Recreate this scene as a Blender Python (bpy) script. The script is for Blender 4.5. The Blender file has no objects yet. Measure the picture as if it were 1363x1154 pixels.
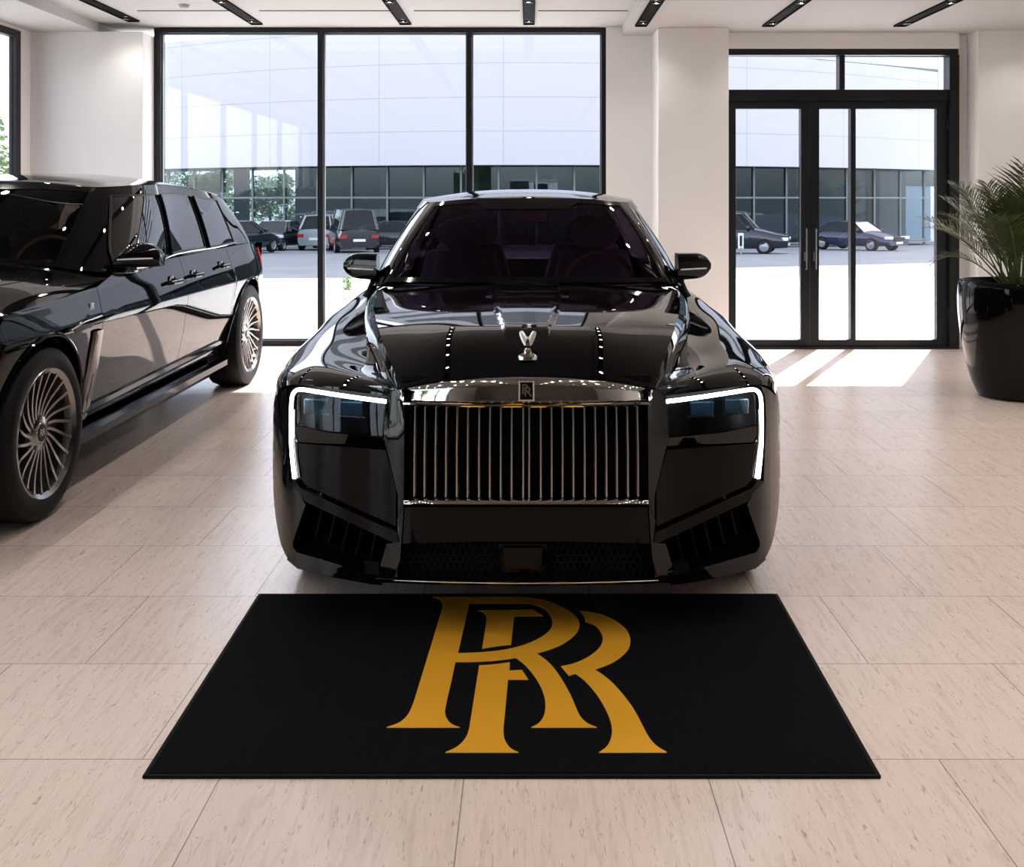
import bpy, bmesh, math, random
import numpy as np
from mathutils import Vector, Matrix
PI = math.pi
random.seed(7)
C = bpy.context.scene.collection

# ------------------------------------------------------------------ photo to place
F = 1400.0; PX = 704.0; PY = 265.0; EYE = 1.47
def at(px, py, Y):
    """point at distance Y along the view axis that the photo shows at (px, py)"""
    return ((px - PX) * Y / F, Y, EYE - (py - PY) * Y / F)
def on_floor(px, py, z=0.0):
    Y = (EYE - z) * F / (py - PY)
    return ((px - PX) * Y / F, Y, z)

# ------------------------------------------------------------------ materials
def nodes_of(name):
    m = bpy.data.materials.new(name); m.use_nodes = True
    nt = m.node_tree; nt.nodes.clear()
    return m, nt, nt.nodes.new('ShaderNodeOutputMaterial')
def principled(name, col, rough=0.5, metal=0.0, ior=1.5, spec=0.5, coat=0.0, emit=None, es=0.0, noise=0.0, nscale=8.0, bump=0.0, bscale=200.0, sheen=0.0):
    m, nt, out = nodes_of(name)
    p = nt.nodes.new('ShaderNodeBsdfPrincipled')
    p.inputs['Base Color'].default_value = (*col, 1); p.inputs['Roughness'].default_value = rough
    p.inputs['Metallic'].default_value = metal; p.inputs['IOR'].default_value = ior
    p.inputs['Coat Weight'].default_value = coat; p.inputs['Coat Roughness'].default_value = 0.02
    p.inputs['Sheen Weight'].default_value = sheen; p.inputs['Specular IOR Level'].default_value = spec
    if emit: p.inputs['Emission Color'].default_value = (*emit, 1); p.inputs['Emission Strength'].default_value = es
    nt.links.new(p.outputs[0], out.inputs[0])
    if noise or bump:
        tc = nt.nodes.new('ShaderNodeTexCoord')
    if noise:
        n = nt.nodes.new('ShaderNodeTexNoise'); n.inputs['Scale'].default_value = nscale; n.inputs['Detail'].default_value = 5
        nt.links.new(tc.outputs['Object'], n.inputs['Vector'])
        r = nt.nodes.new('ShaderNodeValToRGB')
        r.color_ramp.elements[0].position = 0.3; r.color_ramp.elements[1].position = 0.7
        r.color_ramp.elements[0].color = (*[c * (1 - noise) for c in col], 1)
        r.color_ramp.elements[1].color = (*[min(1, c * (1 + noise)) for c in col], 1)
        nt.links.new(n.outputs[0], r.inputs[0]); nt.links.new(r.outputs[0], p.inputs['Base Color'])
    if bump:
        n2 = nt.nodes.new('ShaderNodeTexNoise'); n2.inputs['Scale'].default_value = bscale; n2.inputs['Detail'].default_value = 3
        nt.links.new(tc.outputs['Object'], n2.inputs['Vector'])
        b = nt.nodes.new('ShaderNodeBump'); b.inputs['Strength'].default_value = bump; b.inputs['Distance'].default_value = 0.01
        nt.links.new(n2.outputs[0], b.inputs['Height']); nt.links.new(b.outputs[0], p.inputs['Normal'])
    return m
def glass(name, tint, refl=(1, 1, 1), ior=1.5, gain=1.6, rough=0.0, floor_=0.0):
    m, nt, out = nodes_of(name)
    t = nt.nodes.new('ShaderNodeBsdfTransparent'); t.inputs[0].default_value = (*tint, 1)
    g = nt.nodes.new('ShaderNodeBsdfGlossy'); g.inputs[0].default_value = (*refl, 1); g.inputs['Roughness'].default_value = rough
    # Schlick reflectance, the same from both sides of the sheet
    def mth(op, a, b=None, c=None, clamp=False):
        n = nt.nodes.new('ShaderNodeMath'); n.operation = op; n.use_clamp = clamp
        for i, v in enumerate((a, b, c)):
            if v is None: continue
            if isinstance(v, (int, float)): n.inputs[i].default_value = v
            else: nt.links.new(v, n.inputs[i])
        return n.outputs[0]
    ge = nt.nodes.new('ShaderNodeNewGeometry'); dt = nt.nodes.new('ShaderNodeVectorMath'); dt.operation = 'DOT_PRODUCT'
    nt.links.new(ge.outputs['Normal'], dt.inputs[0]); nt.links.new(ge.outputs['Incoming'], dt.inputs[1])
    k5 = mth('POWER', mth('SUBTRACT', 1.0, mth('ABSOLUTE', dt.outputs['Value']), clamp=True), 5.0)
    f0 = ((ior - 1) / (ior + 1)) ** 2
    fr = mth('MULTIPLY_ADD', k5, 1 - f0, f0)
    x = nt.nodes.new('ShaderNodeMixShader')
    nt.links.new(mth('MULTIPLY_ADD', fr, gain, floor_, clamp=True), x.inputs[0])
    nt.links.new(t.outputs[0], x.inputs[1]); nt.links.new(g.outputs[0], x.inputs[2]); nt.links.new(x.outputs[0], out.inputs[0])
    return m

M = {}
M['paint'] = principled('black_car_paint', (0.0014, 0.0014, 0.0017), 0.02, ior=1.45)
M['gloss_black'] = principled('gloss_black_plastic', (0.0015, 0.0015, 0.0017), 0.06, ior=1.26)
M['satin_black'] = principled('satin_black', (0.004, 0.004, 0.0045), 0.4, spec=.25)
M['blade'] = principled('dark_brushed_steel', (0.22, 0.20, 0.19), 0.2, 1.0)
M['matte_black'] = principled('matte_black', (0.003, 0.003, 0.0033), 0.8, bump=0.2, bscale=120, spec=.1)
M['rubber'] = principled('tyre_rubber', (0.006, 0.006, 0.0065), 0.6, bump=0.15, bscale=60, spec=.22)
M['chrome'] = principled('polished_chrome', (0.72, 0.69, 0.66), 0.05, 1.0)
M['vane'] = principled('brushed_steel', (0.68, 0.63, 0.59), 0.38, 1.0)
M['alloy'] = principled('wheel_alloy', (0.40, 0.375, 0.36), 0.2, 1.0)
M['dark_alloy'] = principled('dark_alloy', (0.10, 0.10, 0.105), 0.3, 1.0)
M['drl'] = principled('lit_white_strip', (0.9, 0.9, 0.9), 0.3, emit=(0.93, 0.97, 1.0), es=6.0)
M['lens'] = glass('smoked_lens', (0.55, 0.60, 0.66), gain=.4)
M['projector'] = principled('projector_glass', (0.05, 0.13, 0.17), 0.12, ior=1.9)
M['windscreen'] = glass('purple_tinted_windscreen', (0.36, 0.25, 0.35), refl=(0.85, 0.7, 0.9), gain=0.55)
M['side_tint'] = glass('dark_tinted_side_glass', (0.12, 0.11, 0.13), gain=1.2)
M['windscreen_grey'] = glass('grey_tinted_windscreen', (0.38, 0.37, 0.35), gain=0.6)
M['privacy'] = principled('privacy_glass', (0.004, 0.005, 0.006), 0.01, ior=2.0)
M['leather'] = principled('dark_violet_leather', (0.11, 0.085, 0.17), 0.45, bump=0.1, bscale=90)
M['leather_grey'] = principled('dark_grey_leather', (0.06, 0.058, 0.055), 0.5, bump=0.1, bscale=90)
M['wood'] = principled('dark_veneer', (0.10, 0.045, 0.03), 0.25, noise=0.3, nscale=20)
M['wall'] = principled('white_plaster', (0.84, 0.835, 0.83), 0.75, noise=0.015, nscale=2.0, bump=0.04, bscale=60)
M['dark_ceil'] = principled('darkened_ceiling', (0.17, 0.16, 0.15), 0.8, noise=.1, nscale=3)
M['frit'] = principled('black_glass_border', (0.002, 0.002, 0.0022), 0.1, ior=1.35, spec=.3)
M['dark_wall'] = principled('dark_brown_panelling', (0.20, 0.165, 0.14), 0.5, noise=.2, nscale=3)
M['ceil'] = principled('white_ceiling', (0.50, 0.495, 0.49), 0.8, noise=0.01, nscale=1.5)
M['frame'] = principled('black_aluminium', (0.005, 0.007, 0.009), 0.4, spec=.35)
M['pane'] = glass('clear_glazing', (0.955, 0.96, 0.985), gain=1.3)
M['lamp'] = principled('lit_lamp', (1, 0.9, 0.8), 0.3, emit=(1.0, 0.86, 0.74), es=60.0)
M['steel'] = principled('brushed_steel_handle', (0.3, 0.3, 0.31), 0.3, 1.0)
M['rug'] = principled('black_carpet_pile', (0.0042, 0.0042, 0.0044), 0.95, noise=0.9, nscale=170, bump=1.0, bscale=260, spec=.06)
M['rug_edge'] = principled('black_rubber_edge', (0.004, 0.004, 0.0042), 0.6, spec=.08)
M['gold'] = principled('gold_print', (0.92, 0.43, 0.03), 0.30, 0.4)
M['pot'] = principled('black_glazed_pot', (0.0015, 0.0015, 0.0017), 0.05, ior=1.33)
M['soil'] = principled('dark_soil', (0.02, 0.014, 0.009), 0.9, noise=0.5, nscale=40, bump=0.8, bscale=40)
M['shade_paving'] = principled('shade_grey_paving', (0.205, 0.215, 0.225), 0.8, noise=0.12, nscale=0.6, bump=0.1, bscale=12)
M['apron'] = principled('pale_concrete', (0.62, 0.61, 0.59), 0.8, noise=0.05, nscale=0.8)
M['shade_tower'] = principled('pale_render', (0.70, 0.70, 0.72), 0.8, noise=0.03)
M['dark_clad'] = principled('dark_cladding', (0.03, 0.035, 0.042), 0.4)
M['mullion_grey'] = principled('grey_aluminium', (0.16, 0.18, 0.20), 0.4)
M['shop_glass'] = glass('blue_tinted_glazing', (0.24, 0.36, 0.44), refl=(0.65, 0.85, 1.0), gain=1.1)
M['shop_floor'] = principled('showroom_floor', (0.3, 0.3, 0.3), 0.3)
M['red_lamp'] = principled('red_lamp', (0.35, 0.01, 0.01), 0.2)
M['white_lamp'] = principled('clear_lamp', (0.75, 0.78, 0.82), 0.15)
M['white_paint'] = principled('white_paint', (0.75, 0.76, 0.78), 0.3)
M['bark'] = principled('bark', (0.08, 0.06, 0.045), 0.9, noise=0.3, nscale=6)
M['car_glass'] = principled('dark_car_glass', (0.006, 0.008, 0.01), 0.05, ior=1.35)
M['blue_paint'] = principled('deep_blue_paint', (0.006, 0.014, 0.05), 0.12, ior=1.6)
M['navy_paint'] = principled('dark_navy_paint', (0.008, 0.012, 0.02), 0.12, ior=1.6)
M['silver_paint'] = principled('silver_paint', (0.30, 0.33, 0.36), 0.3, 0.6)
M['orange_lamp'] = principled('orange_marker', (0.5, 0.16, 0.03), 0.3)

def leaf_mat(name, c1, c2, scale=9.0):
    m, nt, out = nodes_of(name)
    tc = nt.nodes.new('ShaderNodeTexCoord'); n = nt.nodes.new('ShaderNodeTexNoise'); n.inputs['Scale'].default_value = scale
    nt.links.new(tc.outputs['Object'], n.inputs['Vector'])
    r = nt.nodes.new('ShaderNodeValToRGB'); r.color_ramp.elements[0].position = 0.35; r.color_ramp.elements[1].position = 0.68
    r.color_ramp.elements[0].color = (*c1, 1); r.color_ramp.elements[1].color = (*c2, 1)
    nt.links.new(n.outputs[0], r.inputs[0])
    p = nt.nodes.new('ShaderNodeBsdfPrincipled'); p.inputs['Roughness'].default_value = 0.45
    nt.links.new(r.outputs[0], p.inputs['Base Color'])
    tl = nt.nodes.new('ShaderNodeBsdfTranslucent'); nt.links.new(r.outputs[0], tl.inputs[0])
    mx = nt.nodes.new('ShaderNodeMixShader'); mx.inputs[0].default_value = 0.3
    nt.links.new(p.outputs[0], mx.inputs[1]); nt.links.new(tl.outputs[0], mx.inputs[2]); nt.links.new(mx.outputs[0], out.inputs[0])
    return m
M['palm'] = leaf_mat('palm_leaf', (0.016, 0.032, 0.007), (0.075, 0.095, 0.02), 5)
M['palm_stem'] = leaf_mat('palm_stem', (0.09, 0.13, 0.03), (0.16, 0.2, 0.06), 5)
M['tree'] = leaf_mat('tree_leaf', (0.08, 0.15, 0.05), (0.22, 0.32, 0.12), 0.9)
M['shrub'] = leaf_mat('shrub_leaf', (0.08, 0.16, 0.04), (0.2, 0.32, 0.09), 9)

def floor_material():
    m, nt, out = nodes_of('pale_travertine_tiles')
    L = nt.links.new; N = nt.nodes.new
    tc = N('ShaderNodeTexCoord')
    mp = N('ShaderNodeMapping'); mp.inputs['Location'].default_value = (0.165, -2.76, 0); L(tc.outputs['Object'], mp.inputs[0])
    br = N('ShaderNodeTexBrick'); br.offset = 0.37; br.offset_frequency = 2
    br.inputs['Scale'].default_value = 1.0; br.inputs['Brick Width'].default_value = 0.62; br.inputs['Row Height'].default_value = 0.567
    br.inputs['Mortar Size'].default_value = 0.0016; br.inputs['Mortar Smooth'].default_value = 0.0
    br.inputs['Color1'].default_value = (0.63, 0.515, 0.448, 1); br.inputs['Color2'].default_value = (0.59, 0.478, 0.414, 1)
    br.inputs['Mortar'].default_value = (0.27, 0.215, 0.185, 1)
    L(mp.outputs[0], br.inputs['Vector'])
    # veins along the length of the hall
    m2 = N('ShaderNodeMapping'); m2.inputs['Scale'].default_value = (46, 4.5, 1); L(tc.outputs['Object'], m2.inputs[0])
    n1 = N('ShaderNodeTexNoise'); n1.inputs['Scale'].default_value = 1.0; n1.inputs['Detail'].default_value = 6; n1.inputs['Distortion'].default_value = 0.8
    L(m2.outputs[0], n1.inputs['Vector'])
    r1 = N('ShaderNodeValToRGB'); r1.color_ramp.elements[0].position = 0.30; r1.color_ramp.elements[1].position = 0.50
    r1.color_ramp.elements[0].color = (0.80, 0.765, 0.74, 1); r1.color_ramp.elements[1].color = (1, 1, 1, 1)
    e = r1.color_ramp.elements.new(0.75); e.color = (1.07, 1.07, 1.07, 1)
    L(n1.outputs[0], r1.inputs[0])
    m3 = N('ShaderNodeMapping'); m3.inputs['Scale'].default_value = (110, 17, 1); L(tc.outputs['Object'], m3.inputs[0])
    n2 = N('ShaderNodeTexNoise'); n2.inputs['Scale'].default_value = 1.0; n2.inputs['Detail'].default_value = 3; n2.inputs['Distortion'].default_value = 1.5
    L(m3.outputs[0], n2.inputs['Vector'])
    r2 = N('ShaderNodeValToRGB'); r2.color_ramp.elements[0].position = 0.29; r2.color_ramp.elements[1].position = 0.40
    r2.color_ramp.elements[0].color = (0.62, 0.56, 0.52, 1); r2.color_ramp.elements[1].color = (1, 1, 1, 1)
    L(n2.outputs[0], r2.inputs[0])
    n4 = N('ShaderNodeTexNoise'); n4.inputs['Scale'].default_value = 0.9; n4.inputs['Detail'].default_value = 2
    L(tc.outputs['Object'], n4.inputs['Vector'])
    r4 = N('ShaderNodeValToRGB'); r4.color_ramp.elements[0].color = (0.93, 0.92, 0.92, 1); r4.color_ramp.elements[1].color = (1.05, 1.05, 1.05, 1)
    L(n4.outputs[0], r4.inputs[0])
    def mul(a, b, f=1.0):
        x = N('ShaderNodeMix'); x.data_type = 'RGBA'; x.blend_type = 'MULTIPLY'; x.inputs[0].default_value = f
        L(a, x.inputs[6]); L(b, x.inputs[7]); return x.outputs[2]
    c = mul(mul(mul(br.outputs['Color'], r1.outputs[0], 0.6), r2.outputs[0], 0.85), r4.outputs[0])
    p = N('ShaderNodeBsdfPrincipled'); L(c, p.inputs['Base Color'])
    p.inputs['IOR'].default_value = 1.5
    rr = N('ShaderNodeMapRange'); rr.inputs[3].default_value = 0.30; rr.inputs[4].default_value = 0.20
    L(n1.outputs[0], rr.inputs[0]); L(rr.outputs[0], p.inputs['Roughness'])
    b = N('ShaderNodeBump'); b.inputs['Strength'].default_value = 0.06; b.inputs['Distance'].default_value = 0.01
    L(n2.outputs[0], b.inputs['Height']); L(b.outputs[0], p.inputs['Normal'])
    L(p.outputs[0], out.inputs[0])
    return m
M['floor'] = floor_material()

def panel_material(name, w, h, col, line, mortar=0.03):
    m, nt, out = nodes_of(name); L = nt.links.new; N = nt.nodes.new
    uv = N('ShaderNodeUVMap'); uv.uv_map = 'UVMap'
    br = N('ShaderNodeTexBrick'); br.offset = 0.0
    br.inputs['Scale'].default_value = 1.0; br.inputs['Brick Width'].default_value = w; br.inputs['Row Height'].default_value = h
    br.inputs['Mortar Size'].default_value = mortar; br.inputs['Mortar Smooth'].default_value = 0.0
    br.inputs['Color1'].default_value = (*col, 1); br.inputs['Color2'].default_value = (*[c * 0.985 for c in col], 1)
    br.inputs['Mortar'].default_value = (*line, 1)
    L(uv.outputs[0], br.inputs['Vector'])
    p = N('ShaderNodeBsdfPrincipled'); p.inputs['Roughness'].default_value = 0.5
    L(br.outputs['Color'], p.inputs['Base Color']); L(p.outputs[0], out.inputs[0])
    return m
M['fascia_panel'] = panel_material('white_fascia_panels', 6.6, 1.75, (0.58, 0.565, 0.60), (0.42, 0.425, 0.475), .025)

# ------------------------------------------------------------------ mesh collecting
class MB:
    def __init__(s): s.v = []; s.f = []; s.uv = None
    def add(s, vs, fs):
        o = len(s.v); s.v += [tuple(map(float, p)) for p in vs]; s.f += [tuple(i + o for i in f) for f in fs]; return s
    def box(s, x0, x1, y0, y1, z0, z1):
        x0, x1 = min(x0, x1), max(x0, x1); y0, y1 = min(y0, y1), max(y0, y1); z0, z1 = min(z0, z1), max(z0, z1)
        return s.add([(x0, y0, z0), (x1, y0, z0), (x1, y1, z0), (x0, y1, z0), (x0, y0, z1), (x1, y0, z1), (x1, y1, z1), (x0, y1, z1)],
                     [(0, 3, 2, 1), (4, 5, 6, 7), (0, 1, 5, 4), (1, 2, 6, 5), (2, 3, 7, 6), (3, 0, 4, 7)])
    def grid(s, P, flip=False):
        P = np.asarray(P); n, m, _ = P.shape
        fs = []
        for i in range(n - 1):
            for j in range(m - 1):
                q = (i * m + j, i * m + j + 1, (i + 1) * m + j + 1, (i + 1) * m + j)
                fs.append(q[::-1] if flip else q)
        return s.add(P.reshape(-1, 3), fs)
    def slab(s, P, t):
        """a grid given thickness: t is the offset vector of the back face"""
        P = np.asarray(P, float); n, m, _ = P.shape
        A = P.reshape(-1, 3); B = A + np.asarray(t, float)
        fs = []; k = n * m
        for i in range(n - 1):
            for j in range(m - 1):
                q = (i * m + j, i * m + j + 1, (i + 1) * m + j + 1, (i + 1) * m + j)
                fs.append(q); fs.append(tuple(x + k for x in q[::-1]))
        ring = [j for j in range(m)] + [i * m + m - 1 for i in range(1, n)] + [(n - 1) * m + j for j in range(m - 2, -1, -1)] + [i * m for i in range(n - 2, 0, -1)]
        for a, b in zip(ring, ring[1:] + ring[:1]): fs.append((b, a, a + k, b + k))
        return s.add(list(A) + list(B), fs)
    def tube(s, pts, r, n=8, cap=True):
        pts = [Vector(p) for p in pts]; rs = r if isinstance(r, (list, tuple)) else [r] * len(pts)
        vs = []; fs = []; up = None
        for i, p in enumerate(pts):
            d = (pts[min(i + 1, len(pts) - 1)] - pts[max(i - 1, 0)]).normalized()
            if up is None: up = d.orthogonal().normalized()
            else:
                up = (up - d * up.dot(d)); up = up.normalized() if up.length > 1e-6 else d.orthogonal().normalized()
            w = d.cross(up)
            for k in range(n):
                a = 2 * PI * k / n; vs.append(p + (up * math.cos(a) + w * math.sin(a)) * rs[i])
        for i in range(len(pts) - 1):
            for k in range(n): fs.append((i * n + k, i * n + (k + 1) % n, (i + 1) * n + (k + 1) % n, (i + 1) * n + k))
        if cap: fs.append(tuple(range(n - 1, -1, -1))); fs.append(tuple((len(pts) - 1) * n + k for k in range(n)))
        return s.add(vs, fs)
    def lathe(s, prof, n=32, axis='z', at_=(0, 0, 0), sx=1.0, sy=1.0, closed=False):
        vs = []; fs = []
        for (r, h) in prof:
            for k in range(n):
                a = 2 * PI * k / n; u, v = r * math.cos(a) * sx, r * math.sin(a) * sy
                p = (u, v, h) if axis == 'z' else ((h, u, v) if axis == 'x' else (v, h, u))
                vs.append((p[0] + at_[0], p[1] + at_[1], p[2] + at_[2]))
        m = len(prof)
        for i in range(m - 1 + (1 if closed else 0)):
            for k in range(n):
                a, b = i * n, ((i + 1) % m) * n
                fs.append((a + k, a + (k + 1) % n, b + (k + 1) % n, b + k))
        return s.add(vs, fs)
    def ball(s, c, rx, ry, rz, n=12):
        prof = [(max(1e-4, math.sin(PI * i / n)), -math.cos(PI * i / n)) for i in range(n + 1)]
        o = len(s.v); s.lathe(prof, 2 * n)
        for i in range(o, len(s.v)):
            x, y, z = s.v[i]; s.v[i] = (c[0] + x * rx, c[1] + y * ry, c[2] + z * rz)
        return s
    def xform(s, mat, start=0):
        for i in range(start, len(s.v)): s.v[i] = tuple(mat @ Vector(s.v[i]))
        return s
    def mirror(s):
        return s.add([(-x, y, z) for x, y, z in s.v], [tuple(reversed(f)) for f in list(s.f)])
    def flipx(s):
        s.v = [(-x, y, z) for x, y, z in s.v]; s.f = [tuple(reversed(f)) for f in s.f]; return s
    def build(s, name, mat, parent=None, org=(0, 0, 0), smooth=True, angle=35, bevel=0.0, seg=2, weld=True):
        me = bpy.data.meshes.new(name)
        me.from_pydata([(x - org[0], y - org[1], z - org[2]) for x, y, z in s.v], [], s.f)
        bm = bmesh.new(); bm.from_mesh(me)
        if weld: bmesh.ops.remove_doubles(bm, verts=bm.verts, dist=1e-5)
        bmesh.ops.recalc_face_normals(bm, faces=bm.faces)
        bm.to_mesh(me); bm.free()
        if smooth:
            me.polygons.foreach_set('use_smooth', [True] * len(me.polygons))
            me.set_sharp_from_angle(angle=math.radians(angle))
        me.materials.append(mat if not isinstance(mat, str) else M[mat])
        o = bpy.data.objects.new(name, me); C.objects.link(o)
        if parent: o.parent = parent
        if bevel:
            b = o.modifiers.new('edge', 'BEVEL'); b.width = bevel; b.segments = seg; b.limit_method = 'ANGLE'; b.angle_limit = math.radians(40)
            b.harden_normals = False
        return o

def thing(name, label, cat, loc=(0, 0, 0), rz=0.0, group=None):
    o = bpy.data.objects.new(name, None); C.objects.link(o); o.location = loc; o.rotation_euler = (0, 0, rz)
    o.empty_display_size = 0.2
    return tag(o, label, cat, group)
def tag(o, label, cat, group=None):
    o['label'] = label; o['category'] = cat
    if group: o['group'] = group
    return o
def struct(o, kind='structure'):
    o['kind'] = kind; return o
def lab(o, t): o['label'] = t; return o
def copy_tree(o, parent=None):
    c = o.copy(); C.objects.link(c)
    if parent: c.parent = parent
    for ch in list(o.children): copy_tree(ch, c)
    return c

# ------------------------------------------------------------------ splines
def nat_spline(t, P, q):
    t = np.asarray(t, float); P = np.asarray(P, float); q = np.asarray(q, float); n = len(t)
    if n == 2: return P[0] + (P[1] - P[0]) * ((q - t[0]) / (t[1] - t[0]))[:, None]
    h = np.diff(t); A = np.zeros((n, n)); B = np.zeros((n, P.shape[1])); A[0, 0] = A[-1, -1] = 1
    for i in range(1, n - 1):
        A[i, i - 1] = h[i - 1]; A[i, i] = 2 * (h[i - 1] + h[i]); A[i, i + 1] = h[i]
        B[i] = 6 * ((P[i + 1] - P[i]) / h[i] - (P[i] - P[i - 1]) / h[i - 1])
    m = np.linalg.solve(A, B); k = np.clip(np.searchsorted(t, q, 'right') - 1, 0, n - 2)
    a = (t[k + 1] - q)[:, None]; b = (q - t[k])[:, None]; H = h[k][:, None]
    return (m[k] * a ** 3 + m[k + 1] * b ** 3) / (6 * H) + (P[k] / H - m[k] * H / 6) * a + (P[k + 1] / H - m[k + 1] * H / 6) * b
def chord(P):
    d = np.linalg.norm(np.diff(P, axis=0), axis=1); return np.concatenate([[0], np.cumsum(d)])
def curve(P, n):
    P = np.asarray(P, float); t = chord(P); return nat_spline(t, P, np.linspace(0, t[-1], n))
def dense(rows, nr, nc):
    R = np.asarray(rows, float)
    tc = np.mean([chord(R[i]) for i in range(R.shape[0])], axis=0)
    A = np.array([nat_spline(tc, R[i], np.linspace(0, tc[-1], nc)) for i in range(R.shape[0])])
    tr = np.mean([chord(A[:, j]) for j in range(0, nc, max(1, nc // 8))], axis=0)
    B = np.array([nat_spline(tr, A[:, j], np.linspace(0, tr[-1], nr)) for j in range(nc)])
    return B.transpose(1, 0, 2)
def sstep(x): x = min(1, max(0, x)); return x * x * (3 - 2 * x)
def lerp(a, b, t): return a + (b - a) * t
SPOT, SUN, SKY, EXPOSURE, EL = 13.5, 7.2, 0.34, 1.2, math.radians(44.5)
# ================================================================== THE ROOM
XL, XR, YB, YF = -4.85, 6.8, 10.6, -6.0
ZC, ZB = 3.10, 3.19
struct(MB().box(XL - .2, XR + .2, YF - .2, YB + .06, -0.12, 0).build('floor', 'floor', smooth=False))
cm = MB()
bx0, bx1, by0 = -4.2, 0.93, -3.0
YD = 8.62
cm.box(XL - .2, bx0, YD, YB + .3, ZC, ZC + .3); cm.box(bx1, XR + .2, YD, YB + .3, ZC, ZC + .3)
cm.box(bx0, bx1, 9.02, YB + .3, ZB, ZC + .3)
struct(MB().box(XL - .2, bx0, YF - .2, YD, ZC, ZC + .3).box(bx1, XR + .2, YF - .2, YD, ZC, ZC + .3).box(bx0, bx1, YF - .2, by0, ZC, ZC + .3).box(bx0, bx1, by0, 9.02, ZB, ZC + .3).build('ceiling_hall', 'dark_ceil', smooth=False))  # unseen hall ceiling, darkened to keep reflections on the bonnet black
struct(cm.build('ceiling', 'ceil', smooth=False))
w = MB()
w.box(XL, -3.755, 10.23, 10.85, 0, ZC)                 # pier beside the big window
w.box(0.772, 1.229, 10.5, 10.85, 0, ZB)
w.box(-3.755, 0.772, 10.56, 10.85, 3.185, ZB + .05)
w.box(1.9, 4.217, 10.3, 10.85, 2.945, ZC)              # header over the doors
w.box(4.217, 4.33, 10.39, 10.85, 0, ZC)
w.box(4.33, XR, 10.14, 10.85, 0, ZC)
struct(w.build('wall_back', 'wall', smooth=False, bevel=.004))
struct(MB().box(1.229, 1.9, 10.0, 10.85, 0, ZC).build('wall_pillar', 'wall', smooth=False, bevel=.004))
w = MB(); w.box(XL - .05, XL, 10.04, 10.85, 0, ZC); w.box(XL - .2, XL, YF, 10.04, 3.07, ZC); w.box(XL - .2, XL, YF, -2.4, 0, 3.07)
struct(w.build('wall_left', 'wall', smooth=False))
struct(MB().box(XR, XR + .2, YF, 10.85, 0, ZC).build('wall_right', 'wall', smooth=False))
struct(MB().box(XL - .2, XR + .2, YF - .2, YF, 0, ZC).build('wall_front', 'dark_wall', smooth=False))
b = MB(); b.box(4.32, XR, 10.125, 10.14, 0, .085); b.box(4.317, 4.33, 10.125, 10.39, 0, .085)
struct(b.build('baseboard_back', 'wall', smooth=False, bevel=.003))
struct(MB().box(XR - .015, XR, YF, 10.12, 0, .085).build('baseboard_right', 'wall', smooth=False))

# big three-bay window in the back wall
def frame_bar(mb, x0, x1, z0, z1, Y, d0=.07, d1=.07): mb.box(x0, x1, Y - d0, Y + d1, z0, z1)
win = MB(); Y = 10.6
x0, x1 = -3.755, .772
for a, bb in ((x0, x0 + .062), (x1 - .045, x1), (-2.112, -2.064), (-.624, -.572)): frame_bar(win, a, bb, 0, 3.185, Y)
for a, bb in ((x0 + .062, -2.112), (-2.064, -.624), (-.572, x1 - .045)):
    frame_bar(win, a, bb, 3.135, 3.185, Y); frame_bar(win, a, bb, 0, .055, Y)
w1 = struct(win.build('window_1', 'frame', smooth=False, bevel=.004))
tr = MB()
for a, bb in ((x0 + .062, -2.112), (-2.064, -.624), (-.572, x1 - .045)):
    g = MB().box(a, bb, Y - .006, Y + .006, .055, 3.135).build('pane', 'pane', w1, smooth=False)
    bd = MB()
    for u in (a, bb - .012): bd.box(u, u + .012, Y - .02, Y + .02, .055, 3.135)
    bd.box(a + .012, bb - .012, Y - .02, Y + .02, 3.123, 3.135); bd.box(a + .012, bb - .012, Y - .02, Y + .02, .055, .067)
    bd.build('glazing_bead', 'mullion_grey', w1, smooth=False)
# long glazed left wall
win = MB(); xs = XL - .03
ys = [10.03, 8.2, 6.3, 4.4, 2.5, .6, -1.3, -2.4]
for i, y in enumerate(ys): win.box(xs - .035, xs + .035, y - (.09 if i == 0 else .05), y + (0 if i == 0 else .05), 0, 3.07)
for a, bb in zip(ys[1:], ys[:-1]):
    lo, hi = a + .05, bb - (.09 if bb > 10 else .05)
    win.box(xs - .035, xs + .035, lo, hi, 3.0, 3.07); win.box(xs - .035, xs + .035, lo, hi, 0, .07)
w2 = struct(win.build('window_2', 'frame', smooth=False))
for a, bb in zip(ys[1:], ys[:-1]): MB().box(xs - .006, xs + .006, a + .05, bb - (.09 if bb > 10 else .05), .07, 3.0).build('pane', 'pane', w2, smooth=False)

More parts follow.
